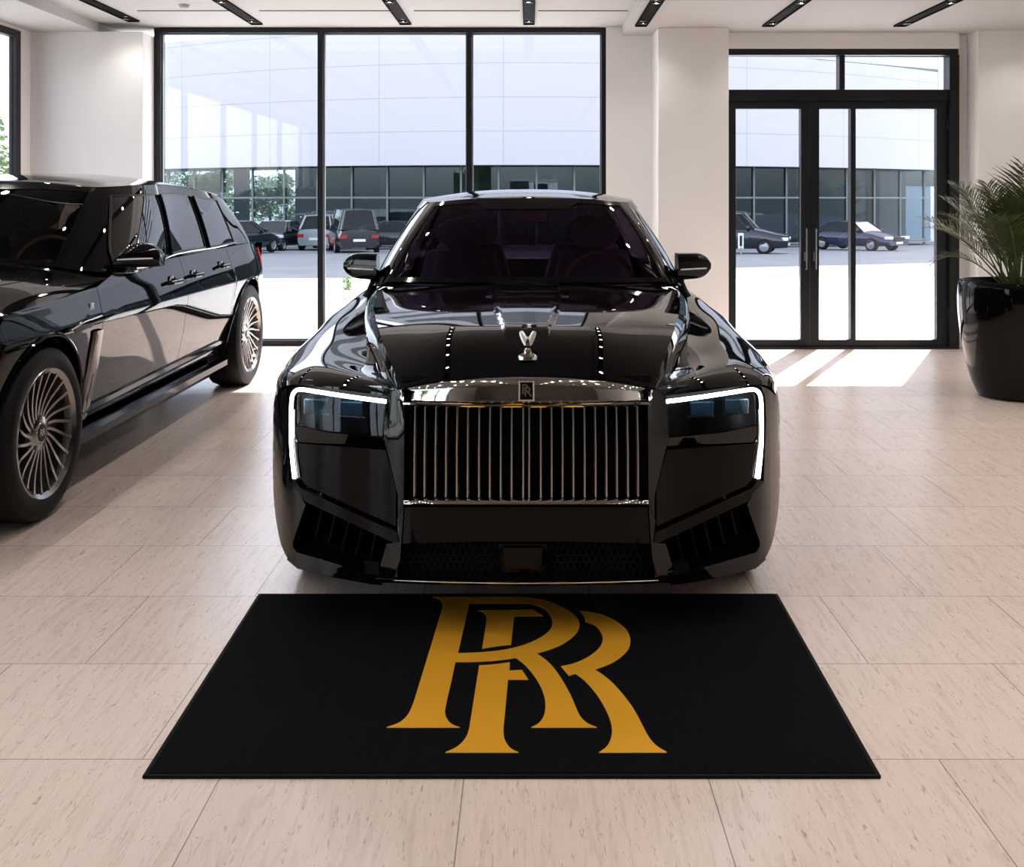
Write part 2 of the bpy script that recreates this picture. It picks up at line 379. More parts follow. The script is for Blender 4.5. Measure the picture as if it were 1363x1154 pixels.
# glazed entrance
Y = 10.39; d = MB()
ZT, Z1, Z2 = 2.935, 2.545, 2.415
d.box(1.9, 4.217, Y - .07, Y + .07, 2.885, 2.945); d.box(1.9, 1.96, Y - .07, Y + .07, 0, 2.885); d.box(4.12, 4.217, Y - .09, Y + .07, 0, 2.885)
d.box(1.96, 4.12, Y - .07, Y + .07, Z2 + .02, Z1); d.box(3.05, 3.105, Y - .06, Y + .06, Z1, 2.885)
d.box(1.96, 4.12, Y - .09, Y + .07, 0, .02)
dr = struct(d.build('door_1', 'frame', smooth=False, bevel=.004))
for a, bb in ((1.96, 3.05), (3.105, 4.12)): MB().box(a, bb, Y - .005, Y + .005, Z1, 2.885).build('pane', 'pane', dr, smooth=False)
def leaf(a, bb, st0, st1, extra=None):
    l = MB(); z0, z1 = .022, Z2 + .018
    l.box(a, a + st0, Y - .045, Y + .03, z0, z1); l.box(bb - st1, bb, Y - .045, Y + .03, z0, z1)
    l.box(a + st0, bb - st1, Y - .045, Y + .03, z1 - .075, z1); l.box(a + st0, bb - st1, Y - .045, Y + .03, z0, z0 + .065)
    if extra: l.box(extra[0], extra[1], Y - .055, Y + .035, z0 + .065, z1 - .075)
    o = l.build('door_leaf', 'frame', dr, smooth=False, bevel=.003)
    segs = [(a + st0, bb - st1)] if not extra else [(a + st0, extra[0]), (extra[1], bb - st1)]
    for s0, s1 in segs: MB().box(s0, s1, Y - .006, Y + .006, z0 + .065, z1 - .075).build('pane', 'pane', o, smooth=False)
    return o
la = leaf(1.965, 2.762, .07, .085); lb = leaf(2.768, 4.118, .085, .105, (3.163, 3.213))
for lf, hx in ((la, 2.722), (lb, 2.812)):
    h = MB(); h.tube([(hx, Y - .045, 1.18), (hx, Y - .085, 1.18), (hx, Y - .085, .78), (hx, Y - .045, .78)], .008, 8)
    h.build('door_handle', 'steel', lf)
    h = MB().box(hx - .018, hx + .018, Y - .055, Y - .045, .86, .95); h.build('lock_plate', 'steel', lf, smooth=False, bevel=.002)
for zz in (2.2, .35): MB().lathe([(.012, -.05), (.012, .05)], 10, 'z', (4.118, Y - .055, zz)).build('hinge', 'frame', lb)

# ------------------------------------------------------------------ ceiling tracks
LIGHTS = []
def track(x, yend, zc, ystart, label):
    t = thing('track_light', label, 'ceiling light', (x, (yend + ystart) / 2, zc), 0, 'recessed track lights in the ceiling')
    ym = (yend + ystart) / 2
    mb = MB(); wd = .05
    mb.box(-wd, wd, ystart - ym, yend - ym, -.006, -.001)
    for s in (-1, 1): mb.box(s * wd, s * (wd + .006), ystart - ym, yend - ym, -.018, -.001)
    for e in (ystart, yend): mb.box(-wd, wd, e - ym - (.006 if e == yend else 0), e - ym + (0 if e == yend else .006), -.018, -.006)
    mb.build('track_channel', 'matte_black', t, smooth=False)
    y = yend - .2
    while y > ystart + .1:
        sp = MB().lathe([(.034, -.007), (.034, -.024), (.026, -.024), (.022, -.014)], 20, 'z', (0, y - ym, 0)).build('spotlight', 'satin_black', t)
        MB().lathe([(.0005, -.0165), (.0225, -.0165)], 16, 'z', (0, y - ym, 0)).build('lamp', 'lamp', sp)
        LIGHTS.append((x, y, zc - .03, .55 if y > 9.3 else 1.0))
        y -= 1.0
names = ['nearest the glazed left wall', 'second from the glazed left wall',
         'over the middle pane of the big window', 'short one straight above the front car', 'beside the step in the ceiling near the white pillar',
         'in front of the glazed entrance', 'nearest the potted palm', 'added out of view beyond the potted palm', 'added out of view along the right-hand wall']
for i, (x, ye, zc, ys_) in enumerate(((-3.80, 10.12, ZB, -2), (-2.66, 10.29, ZB, -2), (-1.205, 10.29, ZB, -2), (0, 10.29, ZB, 8.3),
                                     (1.048, 9.85, ZC, -2), (2.24, 9.85, ZC, -2), (3.47, 9.85, ZC, -2), (4.70, 9.85, ZC, -2), (5.90, 9.85, ZC, -2))):  # last two tracks are added out of view to light the right wall
    track(x, ye, zc, ys_, 'black ceiling track with spotlights ' + names[i])
def slot(xa, xb, label):
    y = 1.72 * F / (251.0)
    tag(MB().box(xa, xb, y - .012, y + .012, ZB - .004, ZB - .0005).build('air_slot', 'matte_black', smooth=False), label, 'air vent', 'linear air slots in the ceiling')
k = 1.72 / 251.0
slot((183 - PX) * k, (316 - PX) * k, 'thin black air slot in the ceiling nearest the glazed left wall')
slot((345 - PX) * k, (520 - PX) * k, 'thin black air slot in the ceiling over the first mullion of the big window')
slot((551 - PX) * k, (692 - PX) * k, 'thin black air slot in the ceiling left of the short track light')
slot((716 - PX) * k, (836 - PX) * k, 'thin black air slot in the ceiling between short track light and ceiling step')
dt = thing('smoke_detector', 'small white ceiling detector over the big window', 'detector', ((245 - PX) * 9.3 / F, 9.3, ZB))
MB().lathe([(.045, 0), (.045, -.018), (.03, -.034), (.0005, -.036)], 20).build('housing', 'ceil', dt)
# ================================================================== CAR KIT
class Cabin:
    """windows, pillars and screens between a belt rail and a roof rail (right half given, front centre to rear centre)"""
    def __init__(s, bot, top, bulge=.02):
        s.n = len(bot) - 1; s.bulge = bulge
        def ring(P):
            P = [np.array(p, float) for p in P]; Q = [p * np.array([-1, 1, 1]) for p in P[1:-1]][::-1]
            return np.array([P[-1]] + Q + P)                              # rear centre -> left -> front -> right -> rear centre
        s.B, s.T = ring(bot), ring(top)
        s.tb, s.tt = chord(s.B), chord(s.T); s.k = np.arange(-s.n, s.n + 1)
    def rail(s, u, top):
        P, t = (s.T, s.tt) if top else (s.B, s.tb)
        return nat_spline(t, P, np.interp(np.atleast_1d(u), s.k, t))
    def patch(s, u0, u1, h0, h1, off=0.0, nu=24, nh=10, ut0=None, ut1=None):
        ua = np.linspace(u0, u1, nu); ub = np.linspace(u0 if ut0 is None else ut0, u1 if ut1 is None else ut1, nu)
        out = np.zeros((nh, nu, 3)); e = .02
        for i, h in enumerate(np.linspace(h0, h1, nh)):
            u = ua + (ub - ua) * (i / (nh - 1))
            b, t = s.rail(u, 0), s.rail(u, 1); tg = s.rail(u + e, 0) - s.rail(u - e, 0) + s.rail(u + e, 1) - s.rail(u - e, 1)
            p = b + (t - b) * h; nr = np.cross(t - b, tg); nr /= np.linalg.norm(nr, axis=1)[:, None] + 1e-9
            c = np.array([0, (s.B[s.n][1] + s.B[0][1]) / 2, 1.0]); sg = np.sign(np.sum(nr * (p - c), axis=1))[:, None]
            out[i] = p + nr * sg * (4 * h * (1 - h) * s.bulge + off)
        return out
    def slab(s, mb, *a, t=.012, **k):
        P = s.patch(*a, **k); Q = s.patch(*a, **{**k, 'off': k.get('off', 0) - t})
        n, m, _ = P.shape; A = P.reshape(-1, 3); B = Q.reshape(-1, 3); kk = n * m; fs = []
        for i in range(n - 1):
            for j in range(m - 1):
                q = (i * m + j, i * m + j + 1, (i + 1) * m + j + 1, (i + 1) * m + j); fs += [q, tuple(x + kk for x in q[::-1])]
        ring = [j for j in range(m)] + [i * m + m - 1 for i in range(1, n)] + [(n - 1) * m + j for j in range(m - 2, -1, -1)] + [i * m for i in range(n - 2, 0, -1)]
        for a_, b_ in zip(ring, ring[1:] + ring[:1]): fs.append((b_, a_, a_ + kk, b_ + kk))
        mb.add(list(A) + list(B), fs); return mb
    def roof(s, crown, nu=60, nr=14):
        P = np.zeros((nr, 2 * nu - 1, 3)); us = np.concatenate([np.linspace(-s.n, 0, nu), np.linspace(0, s.n, nu)[1:]])
        R = s.rail(us, 1); y0, y1 = s.T[s.n][1], s.T[0][1]
        for j, r in enumerate(np.linspace(1, 0, nr)):
            cy = np.clip(R[:, 1], y0 + .12, y1 - .12)
            zc = np.interp(cy, [c[0] for c in crown], [c[1] for c in crown])
            C0 = np.stack([0 * cy, cy, zc], 1); P[j] = C0 + (R - C0) * r
            P[j][:, 2] = R[:, 2] + (zc - R[:, 2]) * (1 - r ** 2.4)
        return P

def text_mesh(txt, size, depth=.001, spacing=1.0):
    cu = bpy.data.curves.new('lettering', 'FONT'); cu.body = txt; cu.size = size; cu.extrude = depth; cu.align_x = 'CENTER'; cu.align_y = 'CENTER'
    cu.space_character = spacing
    o = bpy.data.objects.new('lettering', cu); C.objects.link(o)
    dg = bpy.context.evaluated_depsgraph_get(); me = bpy.data.meshes.new_from_object(o.evaluated_get(dg))
    mb = MB().add([tuple(v.co) for v in me.vertices], [tuple(p.vertices) for p in me.polygons])
    bpy.data.objects.remove(o); bpy.data.curves.remove(cu); bpy.data.meshes.remove(me)
    return mb

def make_wheel(root, org, x, y, z, side, R, Rr, wd, fine=True, spokes=22, name='wheel'):
    """x: outer face; side: +1 faces +x"""
    s = side
    tp = [(Rr - .012, -wd), (R - .045, -wd), (R - .012, -wd + .018), (R, -wd + .05), (R, -wd * .5 - .008), (R - .007, -wd * .5 - .006), (R - .007, -wd * .5 + .006), (R, -wd * .5 + .008),
          (R, -.05), (R - .01, -.02), (R - .035, -.004), (R - .06, .0), (Rr + .012, -.006), (Rr - .004, -.012), (Rr - .012, -.05)]
    t = MB().lathe([(r, x + s * h) for r, h in tp], 72, 'x', (0, y, z)).build('tyre', 'rubber', root, org)
    r = MB()
    r.lathe([(rr, x + s * h) for rr, h in ((Rr - .03, -.2), (Rr - .028, -.06), (Rr - .02, -.02), (Rr + .002, -.004), (Rr + .006, -.009), (Rr - .002, -.03), (Rr - .012, -.2))], 72, 'x', (0, y, z))
    rim = r.build('rim', 'alloy', root, org)
    if fine:
        sp = MB(); hub = Rr * .30
        for k in range(spokes):
            a0 = 2 * PI * k / spokes; rows = []
            for i in range(9):
                q = i / 8; rr = lerp(hub * .85, Rr - .018, q); a = a0 + .34 * (1 - q) ** 1.7
                hw = lerp(.010, .0085, q) + .004 * (q > .9); xo = -.045 + .030 * q ** 2
                ca, sa = math.cos(a), math.sin(a); row = []
                for (o, dpt) in ((-hw, -.03), (-hw * .7, 0), (hw * .7, 0), (hw, -.03)):
                    yy, zz = rr * ca - o * sa, rr * sa + o * ca
                    row.append((x + s * (xo + dpt), y + yy, z + zz))
                rows.append(row)
            sp.grid(rows, flip=s < 0)
        sp.build('wheel_spokes', 'alloy', rim, org)
        MB().lathe([(rr, x + s * h) for rr, h in ((.001, -.09), (Rr - .03, -.09), (Rr - .03, -.10))], 48, 'x', (0, y, z)).build('brake_disc', 'dark_alloy', rim, org)
    c = MB().lathe([(rr, x + s * h) for rr, h in ((Rr * .33, -.07), (Rr * .31, -.050), (Rr * .24, -.043), (Rr * .17, -.040), (Rr * .16, -.036), (.001, -.036))], 40, 'x', (0, y, z))
    hubo = c.build('hub', 'alloy', rim, org)
    if fine:
        MB().lathe([(rr, x + s * h) for rr, h in ((Rr * .135, -.038), (Rr * .135, -.034), (.001, -.0335))], 32, 'x', (0, y, z)).build('centre_cap', 'gloss_black', rim, org)
        tx = text_mesh('RR', Rr * .16, .0006, .8)
        tx.xform(Matrix.Translation((x + s * -.0328, y, z)) @ Matrix.Rotation(PI / 2 * s, 4, 'Z') @ Matrix.Rotation(PI / 2, 4, 'X')).build('cap_lettering', 'chrome', rim, org)
        for k in range(5):
            a = 2 * PI * k / 5 + .3
            MB().lathe([(.011, x + s * -.06), (.011, x + s * -.040), (.001, x + s * -.040)], 6, 'x', (0, y + Rr * .20 * math.cos(a) * 1.25, z + Rr * .20 * math.sin(a) * 1.25)).build('wheel_nut', 'dark_alloy', rim, org)
    return t

def cabin_inside(root, org, y0, zd, wx, seat_y, drv, mat, top):
    """dashboard, steering wheel, front and rear seats"""
    d = MB(); P = [[(x, y0 + .22 * (x / wx) ** 2 + v, zd + dz) for x in np.linspace(-wx, wx, 20)] for v, dz in ((.02, -.02), (.2, .0), (.38, -.01), (.46, -.06), (.47, -.3))]
    d.grid(P).build('dashboard', mat, root, org)
    st = MB(); c = Vector((drv, y0 + .62, zd - .02)); n = 40
    ring = [(c.x + .19 * math.cos(2 * PI * k / n), c.y + .19 * math.sin(2 * PI * k / n) * .42, c.z + .19 * math.sin(2 * PI * k / n) * .9) for k in range(n + 1)]
    st.tube(ring, .014, 8, cap=False)
    for k in (0, n // 2, 3 * n // 4): st.tube([c, ring[k]], [.02, .012], 6)
    st.ball(c, .055, .03, .05, 8); st.build('steering_wheel', 'wood', root, org)
    for sx in (-1, 1):
        for sy, w, lbl in ((seat_y, .27, 'seat'), (seat_y + 1.0, .3, 'rear_seat')):
            s = MB(); X = sx * .41; back = []
            for i in range(11):
                q = i / 10; hw = w * (1 - .25 * max(0, q - .55) / .45)
                zz = lerp(.55, top - .17, q); yy = sy + .22 * q
                back.append([(X + hw * u, yy + .07 * (1 - abs(u) ** 3) * -1 + (0.06 if abs(u) > .7 else 0), zz) for u in np.linspace(-1, 1, 11)])
            s.slab(back, (0, .14, 0)); s.box(X - w, X + w, sy - .5, sy + .1, .42, .6)
            so = s.build(lbl, mat, root, org, bevel=.03, seg=3)
            h = MB(); h.ball((X, sy + .27, top - .07), .15, .055, .095, 10)
            h.tube([(X - .06, sy + .26, top - .25), (X - .06, sy + .27, top - .1)], .008, 6); h.tube([(X + .06, sy + .26, top - .25), (X + .06, sy + .27, top - .1)], .008, 6)
            h.build('headrest', mat, so, org)

def arch_z(Y, axles, zc, Ra, zlow):
    for ya in axles:
        if abs(Y - ya) < Ra: return max(zlow, zc + math.sqrt(Ra * Ra - (Y - ya) ** 2))
    return zlow
def side_grid(ys, ztop, xprof, zbot, n=26):
    rows = []
    for Y in ys:
        zt = ztop(Y); zb = min(zbot(Y), zt - .006)
        rows.append([(xprof(Y, lerp(zt, zb, h)), Y, lerp(zt, zb, h)) for h in np.linspace(0, 1, n)])
    return np.array(rows)
def wheel_well(mb, y, z, Ra, x0, x1):
    prof = [(y + Ra * math.cos(a), z + Ra * math.sin(a)) for a in np.linspace(-.25, PI + .25, 25)]
    mb.grid([[(x, p[0], p[1]) for p in prof] for x in (x0, x1)])
    return mb.add([(x1, p[0], p[1]) for p in prof], [tuple(range(25))])

# ================================================================== THE CAR IN FRONT
O = (0, 6.1, 0)
car = thing('luxury_car', 'black luxury car with lit lamp outlines and chrome grille behind the monogram mat', 'car', (-.009, 6.1, 0))
def D(dx, py, Y): return (dx * Y / F, Y, EYE - (py - PY) * Y / F)
PLAN_X = [0, 120, 163, 182, 240, 300, 322, 332, 338]
PLAN_Y = [3.50, 3.512, 3.53, 3.555, 3.595, 3.655, 3.73, 3.83, 3.94]
_pt = np.array([[a] for a in PLAN_Y])
def Yf(dx, py):
    a = abs(dx); y = float(nat_spline(np.array(PLAN_X, float), _pt, np.array([min(a, 338.)]))[0, 0])
    y += .00045 * max(0, 580 - py) * (1 if a > 165 else 0)
    return y
def bounds_split(poly, sx, sy):
    bm = bmesh.new(); vs = [bm.verts.new((x, y, 0)) for x, y in poly]; bm.faces.new(vs)
    bm.normal_update(); bmesh.ops.triangulate(bm, faces=bm.faces[:], ngon_method='EAR_CLIP')
    xs = [p[0] for p in poly]; ys = [p[1] for p in poly]
    for a, lo, hi, st in ((0, min(xs), max(xs), sx), (1, min(ys), max(ys), sy)):
        k = math.floor(lo / st) + 1
        while k * st < hi:
            nrm = (1, 0, 0) if a == 0 else (0, 1, 0); co = (k * st, 0, 0) if a == 0 else (0, k * st, 0)
            bmesh.ops.bisect_plane(bm, geom=bm.verts[:] + bm.edges[:] + bm.faces[:], plane_co=co, plane_no=nrm); k += 1
    bmesh.ops.remove_doubles(bm, verts=bm.verts, dist=1e-4)
    bm.verts.index_update(); bm.verts.ensure_lookup_table()
    v = [(p.co.x, p.co.y) for p in bm.verts]; f = [tuple(q.index for q in fc.verts) for fc in bm.faces]
    be = [(e.verts[0].index, e.verts[1].index) for e in bm.edges if len(e.link_faces) == 1]; bm.free()
    return v, f, be
def plate(name, poly, mat, side=1, off=0.0, thick=.03, parent=None, bevel=.003, fn=None, sx=14, sy=18, angle=30):
    v, f, be = bounds_split(poly, sx, sy); fn = fn or (lambda a, b: 0.0)
    A = [D(x * side, y, Yf(x, y) + off + fn(x, y)) for x, y in v]; B = [(p[0], p[1] + thick, p[2]) for p in A]; n = len(A)
    fs = list(f) + [tuple(i + n for i in q[::-1]) for q in f] + [(b, a, a + n, b + n) for a, b in be]
    return MB().add(A + B, fs).build(name, mat, parent or car, O, angle=angle, bevel=bevel)

# hood
HR = [[(0, 503, 3.53), (90, 506, 3.54), (165, 516, 3.57), (177, 521, 3.62)],
      [(0, 490, 3.56), (90, 493, 3.57), (170, 507, 3.61), (181, 514, 3.66)],
      [(0, 450, 3.72), (90, 453, 3.73), (183, 477, 3.77), (190.5, 504, 3.79)],
      [(0, 430.5, 3.92), (92, 433, 3.92), (192, 453, 3.95), (198.7, 486, 3.97)],
      [(0, 406.5, 4.30), (95, 409, 4.30), (201, 424, 4.33), (211.8, 454, 4.35)],
      [(0, 392, 4.70), (95, 394.3, 4.70), (204, 406, 4.72), (216.5, 429, 4.73)],
      [(0, 377, 5.15), (95, 379, 5.15), (200, 386, 5.16), (214.5, 408, 5.12)]]
HP = [[np.array(D(*p)) for p in r] for r in HR]
mir = np.array([-1, 1, 1])
H = dense([[r[2] * mir, r[1] * mir, r[0], r[1], r[2]] for r in HP], 90, 181)
for i in range(H.shape[0]):
    for j in range(H.shape[1]):
        x, y, z = H[i, j]; wv = np.interp(y, [3.72, 4.35, 5.1], [.082, .145, .168])
        H[i, j, 2] = z + .011 * sstep((wv - abs(x)) / .016) * sstep((y - 3.70) / .10)
hd = MB().grid(H)
for s in (1, -1):
    E = dense([[r[2] * (mir if s < 0 else 1), (r[2] * .55 + r[3] * .45 + np.array([.006, 0, .004])) * (mir if s < 0 else 1), r[3] * (mir if s < 0 else 1)] for r in HP], 90, 9)
    hd.grid(E, flip=s < 0)
hd.build('bonnet', 'paint', car, O, angle=22)
# fenders and shoulders down to the belt of the sides
FR = [[D(177, 526, 3.592), D(230, 517.5, 3.592), D(290, 512.5, 3.642), D(321, 513.5, 3.72), D(333, 527, 3.87)],
      [D(177, 520.5, 3.62), D(230, 512, 3.62), D(290, 507, 3.675), D(322, 508, 3.76), D(333, 520, 3.91)],
      [D(192.5, 499, 3.83), D(237, 486, 3.88), D(286, 478, 3.96), D(314, 484, 4.05), D(328, 497, 4.16)],
      [D(209, 465, 4.20), D(244, 457, 4.25), D(282, 456, 4.32), D(304, 465, 4.42), D(312, 474, 4.52)],
      [D(217, 435, 4.62), D(243, 433, 4.65), D(267, 434, 4.70), D(281, 443, 4.78), D(289, 456, 4.85)],
      [D(215, 409, 5.10), D(233, 411, 5.12), D(249, 415, 5.15), D(262, 422, 5.20), D(269, 440, 5.25)],
      [(.83, 5.5, .972), (.88, 5.5, .958), (.93, 5.5, .93), (.972, 5.5, .885), (1.005, 5.52, .81)],
      [(.86, 6.2, .985), (.90, 6.2, .965), (.945, 6.2, .93), (.98, 6.2, .885), (1.005, 6.2, .81)],
      [(.86, 7.5, .99), (.90, 7.5, .97), (.945, 7.5, .935), (.98, 7.5, .89), (1.0, 7.5, .81)],
      [(.80, 8.4, .99), (.84, 8.4, .975), (.885, 8.4, .945), (.92, 8.4, .90), (.945, 8.4, .82)],
      [(.68, 8.85, .955), (.73, 8.85, .945), (.78, 8.85, .92), (.82, 8.85, .88), (.845, 8.85, .81)]]
FD = dense(FR, 150, 40)
edge = FD[:, -1]
zt = lambda Y: float(np.interp(Y, edge[:, 1], edge[:, 2])); xt = lambda Y: float(np.interp(Y, edge[:, 1], edge[:, 0]))
AX = (4.23, 7.55); RA = .398; ZW = .375
def xside(Y, z):
    q = (zt(Y) - z)
    return xt(Y) + .014 * math.sin(min(1, max(0, q / .45)) * PI) - .10 * max(0, .36 - z) ** 1.2 / .16 ** 1.2 * .6
ysf = [3.93 + .02 * i for i in range(int((8.85 - 3.93) / .02) + 1)]
SG = side_grid(ysf, zt, xside, lambda Y: arch_z(Y, AX, ZW, RA, .24))
cut1, cut2, cut3 = (np.array(ysf) <= 5.42), (np.array(ysf) >= 5.42) & (np.array(ysf) <= 7.0), (np.array(ysf) >= 7.0)
for s in (1, -1):
    q = np.array([s, 1, 1])
    iF = FD[:, 0, 1] <= 5.45
    k = int(np.sum(iF))
    mb = MB().grid(FD[:k] * q, flip=s < 0); mb.grid(SG[cut1] * q, flip=s < 0)
    mb.build('front_fender', 'paint', car, O, angle=40)
    ks = int(np.sum(FD[:, 0, 1] <= 7.0))
    mb = MB().grid(FD[k - 1:ks] * q, flip=s < 0); mb.grid(SG[cut2] * q, flip=s < 0); dd = mb.build('door', 'paint', car, O, angle=40)
    MB().box(s * 1.012, s * 1.032, 5.75, 5.93, .755, .78).build('door_handle', 'chrome', dd, O, bevel=.006)
    mb = MB().grid(FD[ks - 1:] * q, flip=s < 0); mb.grid(SG[cut3] * q, flip=s < 0); mb.build('rear_quarter', 'paint', car, O, angle=40)
# tail
mb = MB(); tl = []
for v in range(8):
    q = v / 7; tl.append([(x, 8.85 + .16 * (1 - (abs(x) / .86) ** 3) * (1 - q * .3), lerp(.955 if abs(x) < .7 else .955 - (abs(x) - .7) * .8, .24, q)) for x in np.linspace(-.845, .845, 21)])
mb.grid(tl); mb.grid([[(x, lerp(8.35, 8.86 + .15 * (1 - (abs(x) / .7) ** 3), i / 5), 1.0 - .045 * i / 5) for x in np.linspace(-.70, .70, 13)] for i in range(6)])
mb.build('tail_panel', 'paint', car, O)
MB().box(-.80, .80, 3.78, 8.8, .2, .5).build('underbody', 'matte_black', car, O, smooth=False)
MB().box(-.46, .46, 3.66, 4.9, .3, .84).build('engine_bay', 'matte_black', car, O, smooth=False)
for ya in AX:
    for s in (1, -1): ww = MB(); wheel_well(ww, ya, ZW, .402, s * .86, s * .60); ww.build('wheel_housing', 'matte_black', car, O)

# grille
def band(yt, yb, prof, dxm, n=60, off=0.0, wrap=0.0):
    rows = []
    for v, dy in prof:
        rows.append([D(dx, lerp(yt(dx), yb(dx), v), Yf(dx, 600) + off + dy + wrap * abs(dx / dxm) ** 2.2) for dx in np.linspace(-dxm, dxm, n)])
    return np.array(rows)
q2 = lambda dx: (dx / 163) ** 2
hp = [(0, .06), (.02, .030), (.07, .014), (.16, .008), (.4, .004), (.7, .001), (.96, .0), (.985, .004), (1, .05)]
grille = MB().grid(band(lambda d: 501 + 15 * q2(d), lambda d: 536 - 2.5 * q2(d), hp, 163, off=-.06, wrap=.085))
for s in (1, -1):
    rows = [[D(s * 163, lerp(516, 533.5, v), Yf(163, 600) - .012 + dy) for dy in np.linspace(.0, .08, 4)] for v in np.linspace(0, 1, 5)]
    grille.grid(rows)
gr = grille.build('grille_header', 'chrome', car, O, angle=50)
MB().tube([D(dx, 539.8 - 2.6 * q2(dx), Yf(dx, 600) - .016) for dx in np.linspace(-163, 163, 50)], .0075, 10).build('grille_header_bar', 'chrome', car, O)
bar = MB().grid(band(lambda d: 660.5 + .4 * q2(d), lambda d: 673.5 - .8 * q2(d), [(0, .06), (.06, .035), (.35, .012), (.6, .002), (.85, .0), (.96, .01), (1, .05)], 163, off=-.02))
bar.build('grille_lower_bar', 'chrome', car, O, angle=60)
gb = MB(); gb.grid([[D(dx, py, Yf(dx, 600) + .065) for dx in np.linspace(-166, 166, 20)] for py in (500, 580, 680)]); gb.build('grille_backing', 'matte_black', car, O)
v0 = None
for dx in [sgn * a for a in (4, 19.5, 34, 48.5, 63, 78, 92.5, 107, 121, 135.5, 149) for sgn in (1, -1)]:
    Yb = Yf(dx, 600); top, mid, bot = D(dx, 541, Yb + .03), D(dx, 600, Yb + .004), D(dx, 663, Yb)
    if v0 is None:
        mb = MB()
        P = []
        for (p, hw) in ((top, .0028), (mid, .0032), (bot, .0036)):
            x, y, z = p; x = 0; y -= Yb
            P.append([(-hw, y + .05, z), (-hw, y + .004, z), (-hw * .5, y, z), (hw * .5, y, z), (hw, y + .004, z), (hw, y + .05, z)])
        mb.grid(P); v0 = mb.build('grille_vane', 'vane', car, (0, 0, 0), angle=25); v = v0
    else:
        v = v0.copy(); C.objects.link(v)
    v.location = (mid[0], Yb - 6.1, 0)
bd = MB(); Y0 = 3.432
for (a, b, c_, d_) in ((691, 712, 506.5, 509), (691, 712, 532, 534.5), (691, 693, 509, 532), (710, 712, 509, 532)):
    p, q = D(a - 701, c_, Y0), D(b - 701, d_, Y0); bd.box(p[0], q[0], Y0, Y0 + .03, p[2], q[2])
badge = bd.build('grille_badge', 'chrome', car, O, bevel=.001)
p, q = D(-8.2, 508.5, Y0), D(9.2, 532.4, Y0)
MB().box(p[0], q[0], Y0 + .003, Y0 + .03, p[2], q[2]).build('badge_plate', 'gloss_black', badge, O, smooth=False)
for k, (ox, oz) in enumerate(((-.0035, .004), (.0045, -.004))):
    tx = text_mesh('R', .047, .0008)
    tx.xform(Matrix.Translation(((p[0] + q[0]) / 2 + ox, Y0 + .0022 - .0004 * k, (p[2] + q[2]) / 2 + oz)) @ Matrix.Rotation(PI / 2, 4, 'X')); tx.build('badge_letter', 'blade', badge, O)
# ornament
on = Vector(D(2, 476, 3.60)); ob = MB()
ob.lathe([(.034, -.006), (.034, .004), (.030, .010), (.014, .016), (.010, .03), (.006, .034)], 28, 'z', tuple(on), 1, .62)
orn = ob.build('bonnet_ornament', 'chrome', car, O)
fg = MB(); fg.tube([on + Vector((0, .004, .03)), on + Vector((0, 0, .045)), on + Vector((0, -.004, .058)), on + Vector((0, -.012, .066))], [.006, .008, .006, .004], 10); fg.ball(tuple(on + Vector((0, -.013, .071))), .0045, .0045, .006, 6)
fg.build('ornament_figure', 'chrome', orn, O)
for s in (1, -1):
    P = []
    for i in range(8):
        q = i / 7; c = on + Vector((s * (.004 + .020 * q), .006 + .016 * q, .042 + .045 * q)); hw = .004 + .0055 * math.sin(PI * min(1, q * .62 + .2))
        if q > .9: hw *= .6
        P.append([c + Vector((s * u * hw, .004 * (u * u), -u * hw * .35)) for u in np.linspace(-1, 1, 5)])
    MB().slab(P, (0, .004, 0)).build('ornament_wing', 'vane', orn, O)

